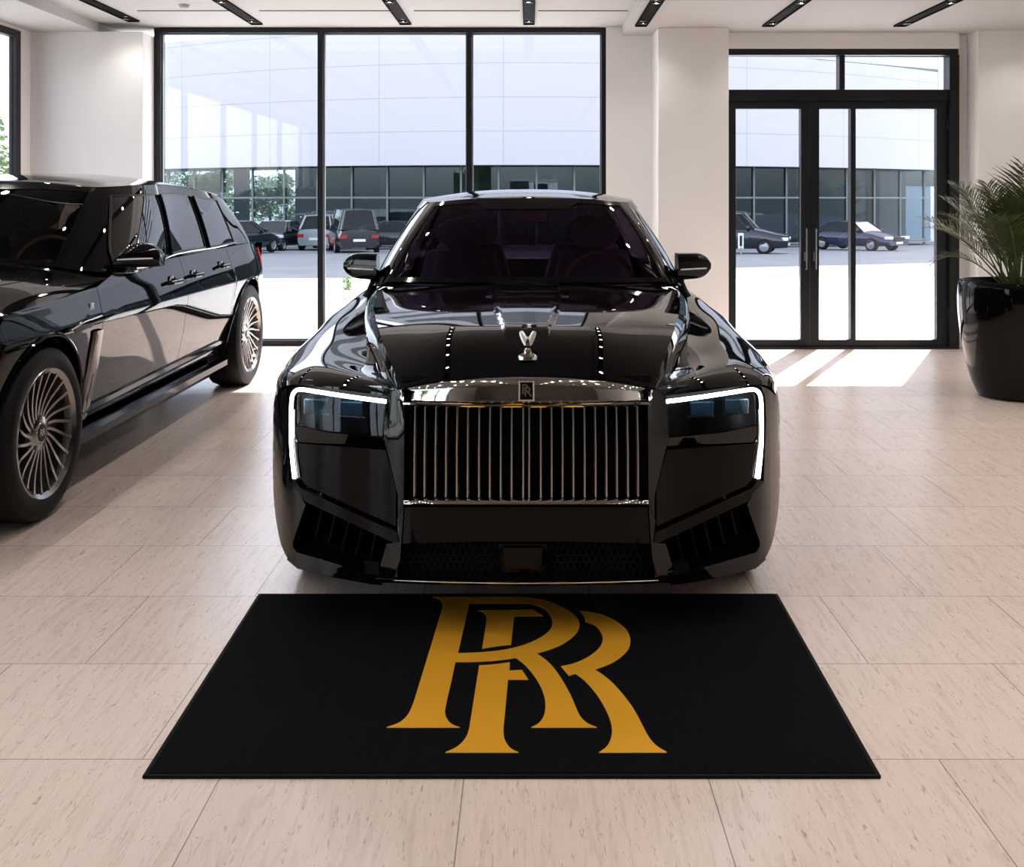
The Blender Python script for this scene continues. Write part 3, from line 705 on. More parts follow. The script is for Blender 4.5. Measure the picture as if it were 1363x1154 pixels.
# fascia
for s in (1, -1):
    plate('fender_corner', [(176, 519), (230, 510.5), (290, 505.5), (323, 507)] + [tuple(p) for p in curve([(330, 513), (334.5, 526), (337.3, 560), (337.6, 630), (335.5, 675), (331, 706), (325, 729), (317, 745)], 24)] + [ (309, 737), (311, 722), (294, 672), (304, 652), (316, 641), (319, 560), (318, 530), (312.5, 515), (304, 512), (294, 512.5), (186, 527)], 'paint', s, .010, .05, sx=5, sy=12)
    plate('headlamp_surround', [(162, 517), (177, 519.5), (187, 530), (190, 582), (186, 597), (171, 660), (171, 690), (163, 673)], 'paint', s, -.004, .05)
    lm = plate('headlamp', [(188, 538), (302, 523), (305, 527), (306, 566), (262, 574), (192, 581)], 'lens', s, .012, .006, bevel=0)
    plate('lamp_housing', [(180, 528), (316, 510), (316, 640), (304, 640), (304, 590), (180, 600)], 'satin_black', s, .10, .01, lm, bevel=0)
    for (a, b, c_, d_) in ((218, 247, 534, 552), (264, 293, 531, 548)):
        MB().box(*sum([[m, n] for m, n in zip(D(s * a, c_, Yf(a, 545) + .045), D(s * b, d_, Yf(a, 545) + .09))], [])).build('lamp_projector', 'projector', lm, O, bevel=.006)
    for (a, b, c_) in ((214, 250, 555), (262, 297, 551)):
        pts = [D(s * lerp(a, b, t), c_ + (1.0 if k % 2 else -.5) - 2 * t, Yf(lerp(a, b, t), c_) + .03) for k, t in enumerate(np.linspace(0, 1, 15))]
        MB().tube(pts, .0035, 5).build('lamp_reflector', 'chrome', lm, O)
    path = curve([(186, 534.5), (225, 529.5), (262, 524), (294, 519)], 14).tolist() + curve([(300, 518.4), (305.5, 519.2), (310, 523.5), (312.3, 531)], 8).tolist() + curve([(313, 545), (313.2, 580), (311.5, 610), (308.5, 637)], 12).tolist()
    MB().tube([D(s * a, b, Yf(a, b) - .002) for a, b in path], .0068, 10).build('daytime_light', 'drl', car, O)
    path2 = [(a + (5.5 if b > 535 else 0), b - (0 if b > 535 else 5.5)) for a, b in path]
    ins = [(308.5, 545), (308.4, 580), (306.5, 610), (303.5, 636)]
    MB().tube([D(s * a, b, Yf(a, b) + .004) for a, b in curve(ins, 12)], .003, 6).build('daytime_light_trim', 'chrome', car, O)
    plate('lamp_brow', [(306, 567), (307, 588), (250, 592), (186, 597), (190, 583), (262, 576)], 'paint', s, -.006, .05, fn=lambda x, y: .03 * ((y - 570) / 26) if y > 570 else 0)
    plate('bumper_cheek', [(306, 590), (250, 594), (187, 599), (173, 652), (174, 707), (300, 648), (307, 638)], 'gloss_black', s, .012, .05)
    plate('intake_trim', [(309, 639), (317, 642), (303, 655), (294, 668), (176, 723), (170, 722), (172, 709), (300, 650)], 'gloss_black', s, -.010, .05, bevel=.006)
    it = plate('side_intake', [(170, 700), (310, 650), (318, 745), (200, 775), (180, 765)], 'matte_black', s, .13, .01, bevel=0)
    for (a0, b0, a1, b1) in ((202, 715, 207, 741), (220, 708, 226, 733), (238, 700, 244, 726), (256, 692, 262, 718), (274, 686, 279, 708)):
        P = [[D(s * (lerp(a0, a1, t) + e), lerp(b0, b1, t), Yf(a0, b0) + .05 + dy) for e, dy in ((-1.1, .08), (-.8, 0), (.8, 0), (1.1, .08))] for t in np.linspace(-.25, 1.25, 6)]
        MB().grid(P).build('intake_fin', 'satin_black', it, O)
    plate('bumper_bezel', [(163, 674), (172, 692), (170, 722), (186, 724), (194, 752), (203, 766), (196, 776), (178, 776), (168, 745)], 'paint', s, -.006, .08, bevel=.006)
    plate('bumper_lower_frame', [(203, 766), (230, 757), (306, 735), (311, 727), (319, 745), (305, 757), (262, 768), (205, 778), (192, 779)], 'paint', s, -.004, .08, bevel=.006)
    fl = MB(); fl.grid([[D(s * lerp(196, 216, u), 748 + 18 * v - 3 * u + (4 if 0 < u < 1 else 0) * 0, Yf(200, 740) - .004 - .03 * v + .02 * u) for u in np.linspace(0, 1, 5)] for v in np.linspace(0, 1, 4)])
    fl.slab([[D(s * lerp(197, 214, u), 749 + 16 * v - 3 * u, Yf(205, 750) + .03 - .02 * v) for u in np.linspace(0, 1, 5)] for v in np.linspace(0, 1, 4)], (0, .01, 0)).build('air_deflector', 'gloss_black', car, O)
for px_ in (1,):
    full = lambda half: [(-a, b) for a, b in half] + [(a, b) for a, b in half[::-1]]
    plate('bumper_panel', full([(162, 675), (165, 700), (168, 724), (60, 721)]), 'gloss_black', 1, .0, .05)
    it = plate('lower_intake', full([(168, 720), (172, 774), (60, 777)]), 'matte_black', 1, .07, .01, bevel=0)
    mesh = MB()
    for r in range(5):
        for k in range(40):
            cx = -164 + k * 8.4 + (4.2 if r % 2 else 0); cy = 726 + r * 9.5
            if abs(cx) < 36 and 726 < cy < 760: continue
            pts = [D(cx + 4.2 * math.cos(PI / 3 * j + PI / 6) * 1.0, cy + 5.4 * math.sin(PI / 3 * j + PI / 6), Yf(cx, cy) + .045) for j in range(4)]
            mesh.tube(pts, .0022, 4, cap=False)
    mesh.build('intake_mesh', 'satin_black', it, O)
    plate('radar_cover', [(-31, 729), (22, 729), (20, 752), (15, 757), (-24, 757), (-30, 752)], 'satin_black', 1, .02, .03)
    plate('radar_surround', [(-37, 724), (28, 724), (25, 758), (18, 763), (-27, 763), (-35, 758)], 'gloss_black', 1, .032, .03)
    lip = MB().grid(band(lambda d: 768 - 1.0 * (d / 200) ** 2, lambda d: 780 - 5 * (d / 200) ** 2, [(0, .12), (.1, .02), (.5, .0), (.9, .01), (1, .12)], 200, off=-.012))
    lip.build('front_lip', 'gloss_black', car, O, angle=60)
    MB().tube([D(dx, 776.5 - 5 * (dx / 200) ** 2, Yf(dx, 700) - .014) for dx in np.linspace(-176, 176, 40)], .0016, 6).build('lip_edge', 'vane', car, O)

# cabin
bot = [(0, 5.13, 1.066), (.46, 5.16, 1.062), (.70, 5.23, 1.056), (.80, 5.42, 1.02), (.85, 6.2, .985), (.86, 7.2, .99), (.80, 8.05, 1.0), (.55, 8.33, 1.0), (0, 8.40, 1.0)]
top = [(0, 5.86, 1.474), (.34, 5.885, 1.47), (.515, 5.95, 1.455), (.58, 6.06, 1.455), (.62, 6.6, 1.478), (.61, 7.1, 1.468), (.56, 7.6, 1.43), (.36, 7.75, 1.41), (0, 7.78, 1.41)]
cab = Cabin(bot, top, .018)
n = cab.n
MB().grid(cab.roof([(5.86, 1.476), (6.2, 1.512), (6.7, 1.532), (7.1, 1.522), (7.78, 1.42)])).build('roof', 'paint', car, O, angle=60)
fr = MB()
cab.slab(fr, 2, 3.1, 0, 1, nu=14); cab.slab(fr, -3.1, -2, 0, 1, nu=14)
for s in (1, -1):
    cab.slab(fr, s * 3.1, s * 6.7, 0, .08, nu=40, nh=3); cab.slab(fr, s * 3.1, s * 6.7, .9, 1, nu=40, nh=3)
    cab.slab(fr, s * 4.62, s * 4.78, .08, .9, nu=3, nh=8); cab.slab(fr, s * 6.0, s * 6.7, .08, .9, nu=8, nh=8)
fr.build('cabin_frame', 'paint', car, O, angle=40)
for s in (1, -1):
    for a, b in ((3.1, 4.62), (4.78, 6.0)): MB().grid(cab.patch(s * a, s * b, .08, .9, -.006, nu=20)).build('side_window', 'side_tint', car, O)
MB().grid(cab.patch(6.7, 8, 0, 1, -.002, nu=16)).grid(cab.patch(-8, -6.7, 0, 1, -.002, nu=16)).build('rear_window', 'side_tint', car, O)
sf = MB()
cab.slab(sf, -2, 2, 0, .045, nu=40, nh=3); cab.slab(sf, -2, 2, .93, 1, nu=40, nh=3)
for s in (1, -1): cab.slab(sf, s * 1.90, s * 2, .045, .93, nu=3, nh=10)
cab.slab(sf, -.62, .62, .84, .93, nu=16, nh=3, ut0=-.8, ut1=.8)
sf.build('windscreen_frame', 'frit', car, O, angle=40)
MB().grid(cab.patch(-1.91, 1.91, .04, .935, -.003, nu=60, nh=20)).build('windscreen', 'windscreen', car, O)
cabin_inside(car, O, 5.12, 1.02, .66, 6.15, .40, 'leather', 1.33)
mi = MB().box(-.12, .12, 6.0, 6.03, 1.335, 1.405); mo = mi.build('rear_view_mirror', 'satin_black', car, O, bevel=.012)
MB().box(-.11, .11, 5.996, 5.9995, 1.343, 1.397).build('mirror_glass', 'chrome', mo, O, bevel=.006)
MB().tube([(0, 6.02, 1.40), (0, 6.0, 1.455)], .02, 8).build('mirror_stalk', 'satin_black', mo, O)
cw = MB().grid([[(x, y + .22 * (x / .75) ** 2, z) for x in np.linspace(-.76, .76, 21)] for y, z in ((5.08, 1.03), (5.15, 1.04), (5.22, 1.03))]); cw.build('scuttle', 'matte_black', car, O)
MB().box(-.6, .6, 5.2, 8.2, .4, .46).build('cabin_floor', 'matte_black', car, O, smooth=False)
def mirror_housing(root, org, s, x0, x1, y, z0, z1, foot, dep=.10, ex=.45):
    P = []
    for i in range(13):
        q = i / 12; x = lerp(x0, x1, q); hh = (z1 - z0) / 2 * (1 - .10 * q) * (1 if q < .6 else math.sqrt(max(.03, 1 - ((q - .6) / .42) ** 2))); zc = (z0 + z1) / 2 + .006 * q
        if ex > .6: hh = (z1 - z0) / 2 * math.sqrt(max(.05, 1 - ((q - .52) / .56) ** 2)); zc = z0 + .02 + hh * .85
        dd = dep * (1 - .45 * q)
        P.append([(s * x, y - (dd if math.cos(a) > 0 else .03) * (abs(math.cos(a)) ** .6) * (1 if math.cos(a) > 0 else -1), zc + hh * (1 if math.sin(a) > 0 else -1) * abs(math.sin(a)) ** ex) for a in np.linspace(0, 2 * PI, 29)])
    mb = MB().grid(P)
    mb.add(P[0][:-1], [tuple(range(28))]); mb.add(P[-1][:-1], [tuple(range(28))])
    mo = mb.build('door_mirror', 'paint', root, org, angle=50)
    MB().tube(foot, [.022, .018, .028, .03][:len(foot)], 10).build('mirror_foot', 'satin_black', mo, org)
    zc = (z0 + z1) / 2
    MB().tube([(s * lerp(x0, x1, t), y - dep * (1 - .45 * t) * .98, zc - .012 + .006 * t) for t in np.linspace(.08, .86, 8)], .0045, 6).build('mirror_indicator', 'white_lamp', mo, org)
    MB().box(s * (x0 + .012), s * (x1 - .03), y + .0305, y + .034, z0 + .015, z1 - .015).build('mirror_glass', 'chrome', mo, org, bevel=.004)
for s in (1, -1):
    mirror_housing(car, O, s, .775, .952, 5.5, 1.047, 1.190, [(s * .80, 5.47, 1.09), (s * .80, 5.48, 1.04), (s * .815, 5.5, .985), (s * .84, 5.52, .95)])
for ya in AX:
    for s in (1, -1): make_wheel(car, O, s * .915, ya, ZW, s, ZW, .285, .27, fine=(ya < 5), spokes=22)
# ================================================================== THE MAT
mz = .012
mc = [on_floor(344, 789, mz), on_floor(1035, 789, mz), on_floor(1173, 1031, mz), on_floor(189, 1031, mz)]
cx, cy_ = sum(p[0] for p in mc) / 4, sum(p[1] for p in mc) / 4
mat_t = thing('floor_mat', 'black carpet mat with large gold double letter monogram lying before the car', 'mat', (cx, cy_, 0))
OM = (cx, cy_, 0)
ins = [Vector(p) + (Vector((cx, cy_, mz)) - Vector(p)).normalized() * .016 for p in mc]
mb = MB(); mb.add([(p[0], p[1], .002) for p in ins] + [(p[0], p[1], mz) for p in ins], [(0, 1, 2, 3), (7, 6, 5, 4), (0, 4, 5, 1), (1, 5, 6, 2), (2, 6, 7, 3), (3, 7, 4, 0)])
mb.build('carpet', 'rug', mat_t, OM, smooth=False)
mb = MB()
for z in (0.0005, mz - .002): pass
A = [(p[0], p[1], .0005) for p in mc]; B = [(p[0], p[1], mz - .003) for p in mc]; I0 = [(p[0], p[1], .0005) for p in ins]; I1 = [(p[0], p[1], mz - .0015) for p in ins]
vs_ = A + B + I0 + I1; fs = []
for i in range(4):
    j = (i + 1) % 4; fs += [(i, j, 4 + j, 4 + i), (4 + i, 4 + j, 12 + j, 12 + i), (j, i, 8 + i, 8 + j), (8 + i, 8 + j, 12 + j, 12 + i)]
mb.add(vs_, fs).build('rubber_edge', 'rug_edge', mat_t, OM, smooth=False, bevel=.002)
def zp(x, y): return on_floor(500 + .30814 * x, 770 + .30814 * y, mz + .0012)
def smooth_run(pts):
    """numbers: corner points; nested lists: a curve through its points"""
    out = []
    for p in pts:
        if isinstance(p, list): out += [tuple(q) for q in curve(p, 6 * len(p))]
        else: out.append(p)
    return out
R1o = smooth_run([(245, 80), (600, 78), [(610, 78), (690, 85), (755, 101), (815, 128), (858, 157), (880, 192), (872, 228), (840, 262), (790, 292), (740, 311), (697, 323)],
                  [(699, 325), (740, 355), (782, 402), (817, 456), (846, 511), (866, 558), (886, 597), (912, 622), (955, 641)], (955, 644), (673, 644), (673, 641),
                  [(675, 640), (702, 626), (723, 600), (733, 560), (731, 520), (718, 478), (695, 435), (665, 395), (637, 366), (607, 344)],
                  [(604, 343), (560, 350), (500, 356), (430, 360), (347, 361)], [(344, 363), (330, 430), (303, 550), (300, 580), (308, 605), (325, 625), (363, 641)], (363, 644), (48, 644), (48, 641),
                  [(50, 640), (92, 626), (127, 602), (151, 566), (170, 515)], (240, 287), [(284, 140), (289, 116), (283, 98), (262, 85)]])
R1i = smooth_run([(405, 107), (630, 107), [(640, 107), (690, 114), (726, 130), (752, 156), (763, 188), (757, 215), (738, 236), (708, 256), (670, 275), (620, 292), (560, 306), (480, 316), (357, 322)], (356, 322)])
R2a = smooth_run([(438, 137), (680, 134), (725, 162), (598, 163), (585, 285), [(583, 286), (540, 290), (500, 296), (462, 302)], (460, 302), [(478, 190), (478, 166), (466, 148), (445, 139)]])
R2b = smooth_run([[(447, 375), (500, 371), (580, 361)], (578, 397), (632, 394), (660, 437), (572, 437), [(552, 648), (554, 682), (566, 712), (586, 734), (616, 749)], (618, 752), (302, 752), (302, 749),
                  [(305, 748), (346, 729), (376, 704), (396, 673), (406, 636)]])
R2c = smooth_run([[(880, 139), (932, 145), (992, 160), (1047, 189), (1086, 225), (1100, 262), (1095, 298), (1068, 332), (1018, 366), (949, 393)], [(951, 395), (1002, 431), (1060, 490), (1108, 553), (1146, 620), (1180, 683), (1207, 716), (1257, 748)], (1257, 752), (965, 752), (965, 749),
                  [(968, 748), (996, 727), (1015, 694), (1021, 658), (1015, 618), (996, 570), (965, 515), (926, 465), (890, 430), (863, 411)], (835, 420), (800, 379), [(803, 378), (852, 367), (907, 344), (951, 314), (974, 286), (981, 256), (971, 229), (950, 205), (908, 188)], (905, 186), [(905, 176), (896, 157), (882, 141)]])
def letter(loops):
    cu = bpy.data.curves.new('letter', 'CURVE'); cu.dimensions = '2D'; cu.fill_mode = 'BOTH'; cu.extrude = .0006
    for lp in loops:
        sp = cu.splines.new('POLY'); sp.points.add(len(lp) - 1); sp.use_cyclic_u = True
        for q, (x, y) in zip(sp.points, lp):
            p = zp(x, y); q.co = (p[0], p[1], 0, 1)
    o = bpy.data.objects.new('letter', cu); C.objects.link(o)
    dg = bpy.context.evaluated_depsgraph_get(); me = bpy.data.meshes.new_from_object(o.evaluated_get(dg))
    mb = MB().add([(v.co.x, v.co.y, v.co.z + mz + .0006) for v in me.vertices], [tuple(p.vertices) for p in me.polygons])
    bpy.data.objects.remove(o); bpy.data.curves.remove(cu); bpy.data.meshes.remove(me)
    return mb
letter([R1o, R1i]).build('monogram_letter', 'gold', mat_t, OM, smooth=False)
letter([R2a, R2b, R2c]).build('monogram_letter', 'gold', mat_t, OM, smooth=False)
# ================================================================== THE UTILITY CAR AT THE LEFT
O2 = (0, 6.5, 0)
SX = -3.2
suv = thing('utility_car', 'black high-roofed utility car with many-spoked wheels beside the glazed wall', 'car', (SX, 6.5, 0))
SA = (4.83, 8.36); SZ = .397; SR = .445
_zs = np.array([.22, .30, .37, .44, .60, .85, .98, 1.05, 1.12]); _xs = np.array([[.885], [.905], [.935], [.957], [.983], [1.0], [.978], [.955], [.93]])
def staper(Y):
    return 1 - .20 * max(0, (4.45 - Y) / .6) ** 2.2 - .085 * max(0, (Y - 8.35) / .7) ** 2
_zs = np.array([.22, .30, .37, .44, .60, .845, .98, 1.05, 1.12]); _xv = np.array([.86, .885, .915, .928, .964, 1.0, .974, .952, .93])
def sprof(Y, z): return float(np.mean([np.interp(min(1.12, max(.22, z + d)), _zs, _xv) for d in (-.016, -.008, 0, .008, .016)])) * staper(Y)
_ty = [3.85, 3.95, 4.1, 4.5, 5.0, 5.45, 5.75, 6.2, 7.5, 8.4, 8.9, 9.05]; _tz = [.86, .905, .945, .98, 1.0, 1.015, 1.075, 1.09, 1.105, 1.115, 1.115, 1.10]
def stop(Y): return float(np.interp(Y, _ty, _tz))
def sbot(Y): return arch_z(Y, SA, SZ, SR, .245)
def part_side(name, y0, y1, s, parent=suv):
    ys = np.linspace(y0, y1, max(8, int((y1 - y0) / .02)))
    g = side_grid(ys, stop, sprof, sbot, 34) * np.array([s, 1, 1])
    ge = np.concatenate([g, g[:, -1:] * np.array([1, 1, 1]) - np.array([s * .05, 0, 0])], axis=1)
    ge = np.concatenate([ge[:1] - np.array([s * .03, 0, 0]), ge, ge[-1:] - np.array([s * .03, 0, 0])], axis=0)
    return MB().grid(ge, flip=s < 0).build(name, 'paint', parent, O2, angle=40)
for s in (1, -1):
    ff = part_side('front_fender', 3.85, 5.437, s); d1 = part_side('door', 5.443, 6.797, s); d2 = part_side('door', 6.803, 7.865, s); rq = part_side('rear_quarter', 7.871, 9.05, s)
    for d_, y, z in ((d1, 6.55, .955), (d2, 6.98, .965), (d2, 7.62, .985)):
        x = sprof(y, z); h = MB()
        h.tube([(s * x, y - .10, z), (s * (x + .032), y - .08, z), (s * (x + .036), y, z), (s * (x + .032), y + .08, z), (s * x, y + .10, z)], [.012, .013, .014, .013, .012], 10)
        h.build('door_handle', 'paint', d_, O2)
        MB().tube([(s * (x + .040), y - .08, z + .012), (s * (x + .046), y, z + .013), (s * (x + .040), y + .08, z + .012)], .0035, 6).build('handle_trim', 'chrome', d_, O2)
        c = MB().lathe([(.001, .002), (.05, .004), (.056, .001)], 24, 'x', (0, y, z), 1.25, .75); c.v = [(s * (x + p[0]), p[1], p[2]) for p in c.v]; c.build('handle_cup', 'gloss_black', d_, O2)
    # bright sill line
    for d_, a, b in ((ff, 5.26, 5.437), (d1, 5.443, 6.797), (d2, 6.803, 7.80)):
        P = []
        for y in np.linspace(a, b, 24):
            w_ = .026 * min(1, (y - 5.24) / .15) * min(1, (7.9 - y) / .25); z0 = .385 + .012 * (y - 5.4)
            P.append([(s * (sprof(y, z0 + dz) + o), y, z0 + dz) for dz, o in ((w_, -.004), (w_ * .8, .014), (-w_ * .2, .020), (-w_, .012), (-w_ * 1.1, -.004))])
        MB().grid(P, flip=s > 0).build('sill_trim', 'gloss_black', d_, O2, angle=25)
    # rocker under the doors
    P = [[(s * x, y, z) for x, z in ((.915, .30), (.95, .275), (.95, .235), (.90, .19), (.6, .18))] for y in np.linspace(5.24, 7.85, 12)]
    MB().grid(P).build('rocker_panel', 'gloss_black', suv, O2, angle=30)
    # fender outlet with bright blade
    vt = MB(); P = []
    for z in np.linspace(.34, .80, 14):
        q = (z - .34) / .46; y0 = 5.335 - .012 * math.sin(q * PI); x = sprof(5.37, z)
        P.append([(s * (x + o), y, z) for y, o in ((y0, .0), (y0 + .006, .016), (y0 + .055, .018), (5.425, .014), (5.43, .0))])
    vo = vt.grid(P, flip=s < 0).build('fender_blade', 'blade', ff, O2, angle=25)
    for (a, b, ya) in ((.44, .78, 5.352), (.36, .58, 5.368), (.44, .60, 5.40)):
        MB().add([(s * (sprof(5.37, zz) + .0186), yy, zz) for yy, zz in ((ya, a), (ya + .007, a), (ya + .007, b), (ya, b))], [(0, 1, 2, 3)]).build('blade_slot', 'gloss_black', vo, O2, smooth=False)
    P = [[(s * (sprof(y, z) + .006 - .02 * v), y, z) for y, z in ((5.10 + .23 * u, .80 - .10 * (1 - u) * v + .05 * (1 - v)) for u in np.linspace(0, 1, 8))] for v in np.linspace(0, 1, 4)]
    MB().grid(P).build('fender_outlet', 'gloss_black', ff, O2)
    MB().tube([(s * (sprof(y, z) + .004), y, z) for y, z in ((5.05, .84), (5.2, .862), (5.42, .87))], .005, 6).build('outlet_trim', 'chrome', ff, O2)
    tx = text_mesh('RR', .05, .0008, .75); tx.xform(Matrix.Translation((s * (sprof(5.33, .925) + .003), 5.33, .925)) @ Matrix.Rotation(PI / 2 * s, 4, 'Z') @ Matrix.Rotation(PI / 2, 4, 'X')).build('fender_lettering', 'chrome', ff, O2)
    # arch lips
    for ya, pr in ((SA[0], ff), (SA[1], rq)):
        a = np.linspace(-.32, PI + .32, 50); pts = []
        for t in a:
            y, z = ya + (SR + .004) * math.cos(t), SZ + (SR + .004) * math.sin(t)
            if z > .25: pts.append((s * (sprof(y, z) + .002), y, z))
        MB().tube(pts, .011, 8).build('arch_trim', 'gloss_black', pr, O2)
        wl = MB(); wheel_well(wl, ya, SZ, SR + .006, s * .93, s * .60); wl.build('wheel_housing', 'matte_black', suv, O2)
    # mirror
    mirror_housing(suv, O2, s, .955, 1.185, 5.80, 1.085, 1.222, [(s * .99, 5.79, 1.10), (s * .95, 5.80, 1.085), (s * .93, 5.80, 1.075)], .12, .8)
    for ya in SA: make_wheel(suv, O2, s * 1.0, ya, SZ, s, SZ, .292, .29, True, 22)
    # lamps
    MB().box(s * .46, s * .80, 3.845, 3.93, .76, .86).build('headlamp', 'white_lamp', suv, O2, bevel=.015)
    P = [[(s * (sprof(y, z) + .004), y, z) for y in np.linspace(8.86, 9.045, 8)] for z in np.linspace(.93, 1.06, 4)]
    MB().slab(P, (-s * .02, 0, 0)).build('tail_lamp', 'red_lamp', suv, O2)
# bonnet
R = []
for y, zc in ((5.50, None), (5.0, 1.135), (4.5, 1.11), (4.1, 1.065), (3.95, 1.02), (3.86, .95)):
    if zc is None: r = [(0, 5.33, 1.15), (.5, 5.40, 1.142), (.76, 5.55, 1.105), (sprof(5.62, stop(5.62)), 5.62, stop(5.62))]
    else:
        zt_ = stop(y); xe = sprof(y, zt_); r = [(0, y - .05, zc), (.5, y - .04, zc - .01), (.78 * staper(y), y - .01, zc - .04 - .0), (xe, y, zt_)]
    R.append([np.array(p) for p in r])
R = R[::-1]
MB().grid(dense([[r[3] * mir, r[2] * mir, r[1] * mir, r[0], r[1], r[2], r[3]] for r in R], 70, 90)).build('bonnet', 'paint', suv, O2)
nose = []
for v in np.linspace(0, 1, 10):
    nose.append([(x * (1 - .06 * v), 3.86 - .055 * math.sin(v * PI) - .06 * (1 - abs(u) ** 2.5), lerp(lerp(.95, .86, abs(u) ** 2), .24, v)) for u, x in ((u, u * sprof(3.86, .86)) for u in np.linspace(-1, 1, 24))])
MB().grid(nose).build('front_bumper', 'paint', suv, O2)
g = MB()
for k in range(-9, 10): g.box(k * .042 - .006, k * .042 + .006, 3.70, 3.78, .46, .88)
g.box(-.42, .42, 3.69, 3.80, .88, .95); g.box(-.42, .42, 3.69, 3.80, .43, .46)
g.build('grille', 'chrome', suv, O2, smooth=False, bevel=.003)
tail = [[(x * (1 - .05 * v), 9.045 + .05 * (1 - abs(u) ** 3), lerp(1.10, .28, v)) for u, x in ((u, u * sprof(9.05, .9)) for u in np.linspace(-1, 1, 24))] for v in np.linspace(0, 1, 8)]
MB().grid(tail).build('tailgate', 'paint', suv, O2)
MB().box(-.88, .88, 3.95, 8.95, .22, .5).build('underbody', 'matte_black', suv, O2, smooth=False)
bot = [(0, 5.35, 1.150), (.5, 5.42, 1.143), (.77, 5.48, 1.112), (.925, 5.64, 1.08), (.93, 6.6, 1.093), (.93, 7.5, 1.105), (.90, 8.4, 1.115), (.82, 8.93, 1.11), (0, 9.06, 1.11)]
top = [(0, 6.00, 1.555), (.48, 6.03, 1.552), (.70, 6.07, 1.540), (.765, 6.19, 1.545), (.80, 7.0, 1.565), (.79, 7.8, 1.53), (.755, 8.4, 1.474), (.66, 8.66, 1.44), (0, 8.74, 1.44)]
sc_ = Cabin(bot, top, .018)
MB().grid(sc_.roof([(6.0, 1.56), (6.3, 1.615), (7.1, 1.645), (7.9, 1.61), (8.74, 1.46)])).build('roof', 'paint', suv, O2, angle=60)
def uy(y, topr=False):
    u = np.linspace(2, 7, 400); r = sc_.rail(u, topr)[:, 1]; return float(np.interp(y, r, u))
fr = MB()
sc_.slab(fr, 2, 8, 0, 1, off=-.004, nu=120, nh=10); sc_.slab(fr, -8, -2, 0, 1, off=-.004, nu=120, nh=10)
fr.build('cabin_frame', 'paint', suv, O2, angle=50)
def spatch(y0, y1, t0, t1, h0, h1, off, s, nu=30):
    a, b, c_, d_ = uy(y0), uy(y1), uy(t0, True), uy(t1, True)
    return sc_.patch(s * a, s * b, h0, h1, off, nu, 12, s * c_, s * d_)
for s in (1, -1):
    for y0, y1, t0, t1 in ((5.69, 6.57, 6.16, 6.66), (6.68, 7.36, 6.76, 7.40), (7.46, 8.15, 7.50, 8.02)):
        P = spatch(y0, y1, t0, t1, .055, .86, .006, s)
        wdw = MB().grid(P).build('side_window', 'privacy', suv, O2)
        edge_ = [P[0][i] for i in range(P.shape[1])] + [P[j][-1] for j in range(1, P.shape[0])] + [P[-1][i] for i in range(P.shape[1] - 2, -1, -1)] + [P[j][0] for j in range(P.shape[0] - 2, -1, -1)]
        MB().tube(edge_, .007, 6).build('window_seal', 'satin_black', wdw, O2)
    MB().tube([tuple(p) for p in sc_.patch(s * uy(5.86), s * uy(8.2), .03, .031, .012, 40, 2)[0]], .006, 8).build('belt_trim', 'chrome', suv, O2)
MB().grid(sc_.patch(7.15, 8, .08, .9, .004, nu=16)).grid(sc_.patch(-8, -7.15, .08, .9, .004, nu=16)).build('rear_window', 'privacy', suv, O2)
sf = MB()
sc_.slab(sf, -2, 2, 0, .04, nu=40, nh=3); sc_.slab(sf, -2, 2, .92, 1, nu=40, nh=3)
for s in (1, -1): sc_.slab(sf, s * 1.88, s * 2, .04, .92, nu=3, nh=10)
sf.build('windscreen_frame', 'frit', suv, O2)
MB().grid(sc_.patch(-1.9, 1.9, .035, .925, -.003, nu=60, nh=16)).build('windscreen', 'windscreen_grey', suv, O2)
cabin_inside(suv, O2, 5.45, 1.10, .74, 6.5, .42, 'leather_grey', 1.42)
MB().grid([[(x, 5.30 + v + .25 * (x / .8) ** 2, 1.125) for x in np.linspace(-.8, .8, 21)] for v in (0, .06, .13)]).build('scuttle', 'matte_black', suv, O2)
MB().box(-.65, .65, 5.5, 8.8, .5, .56).build('cabin_floor', 'matte_black', suv, O2, smooth=False)
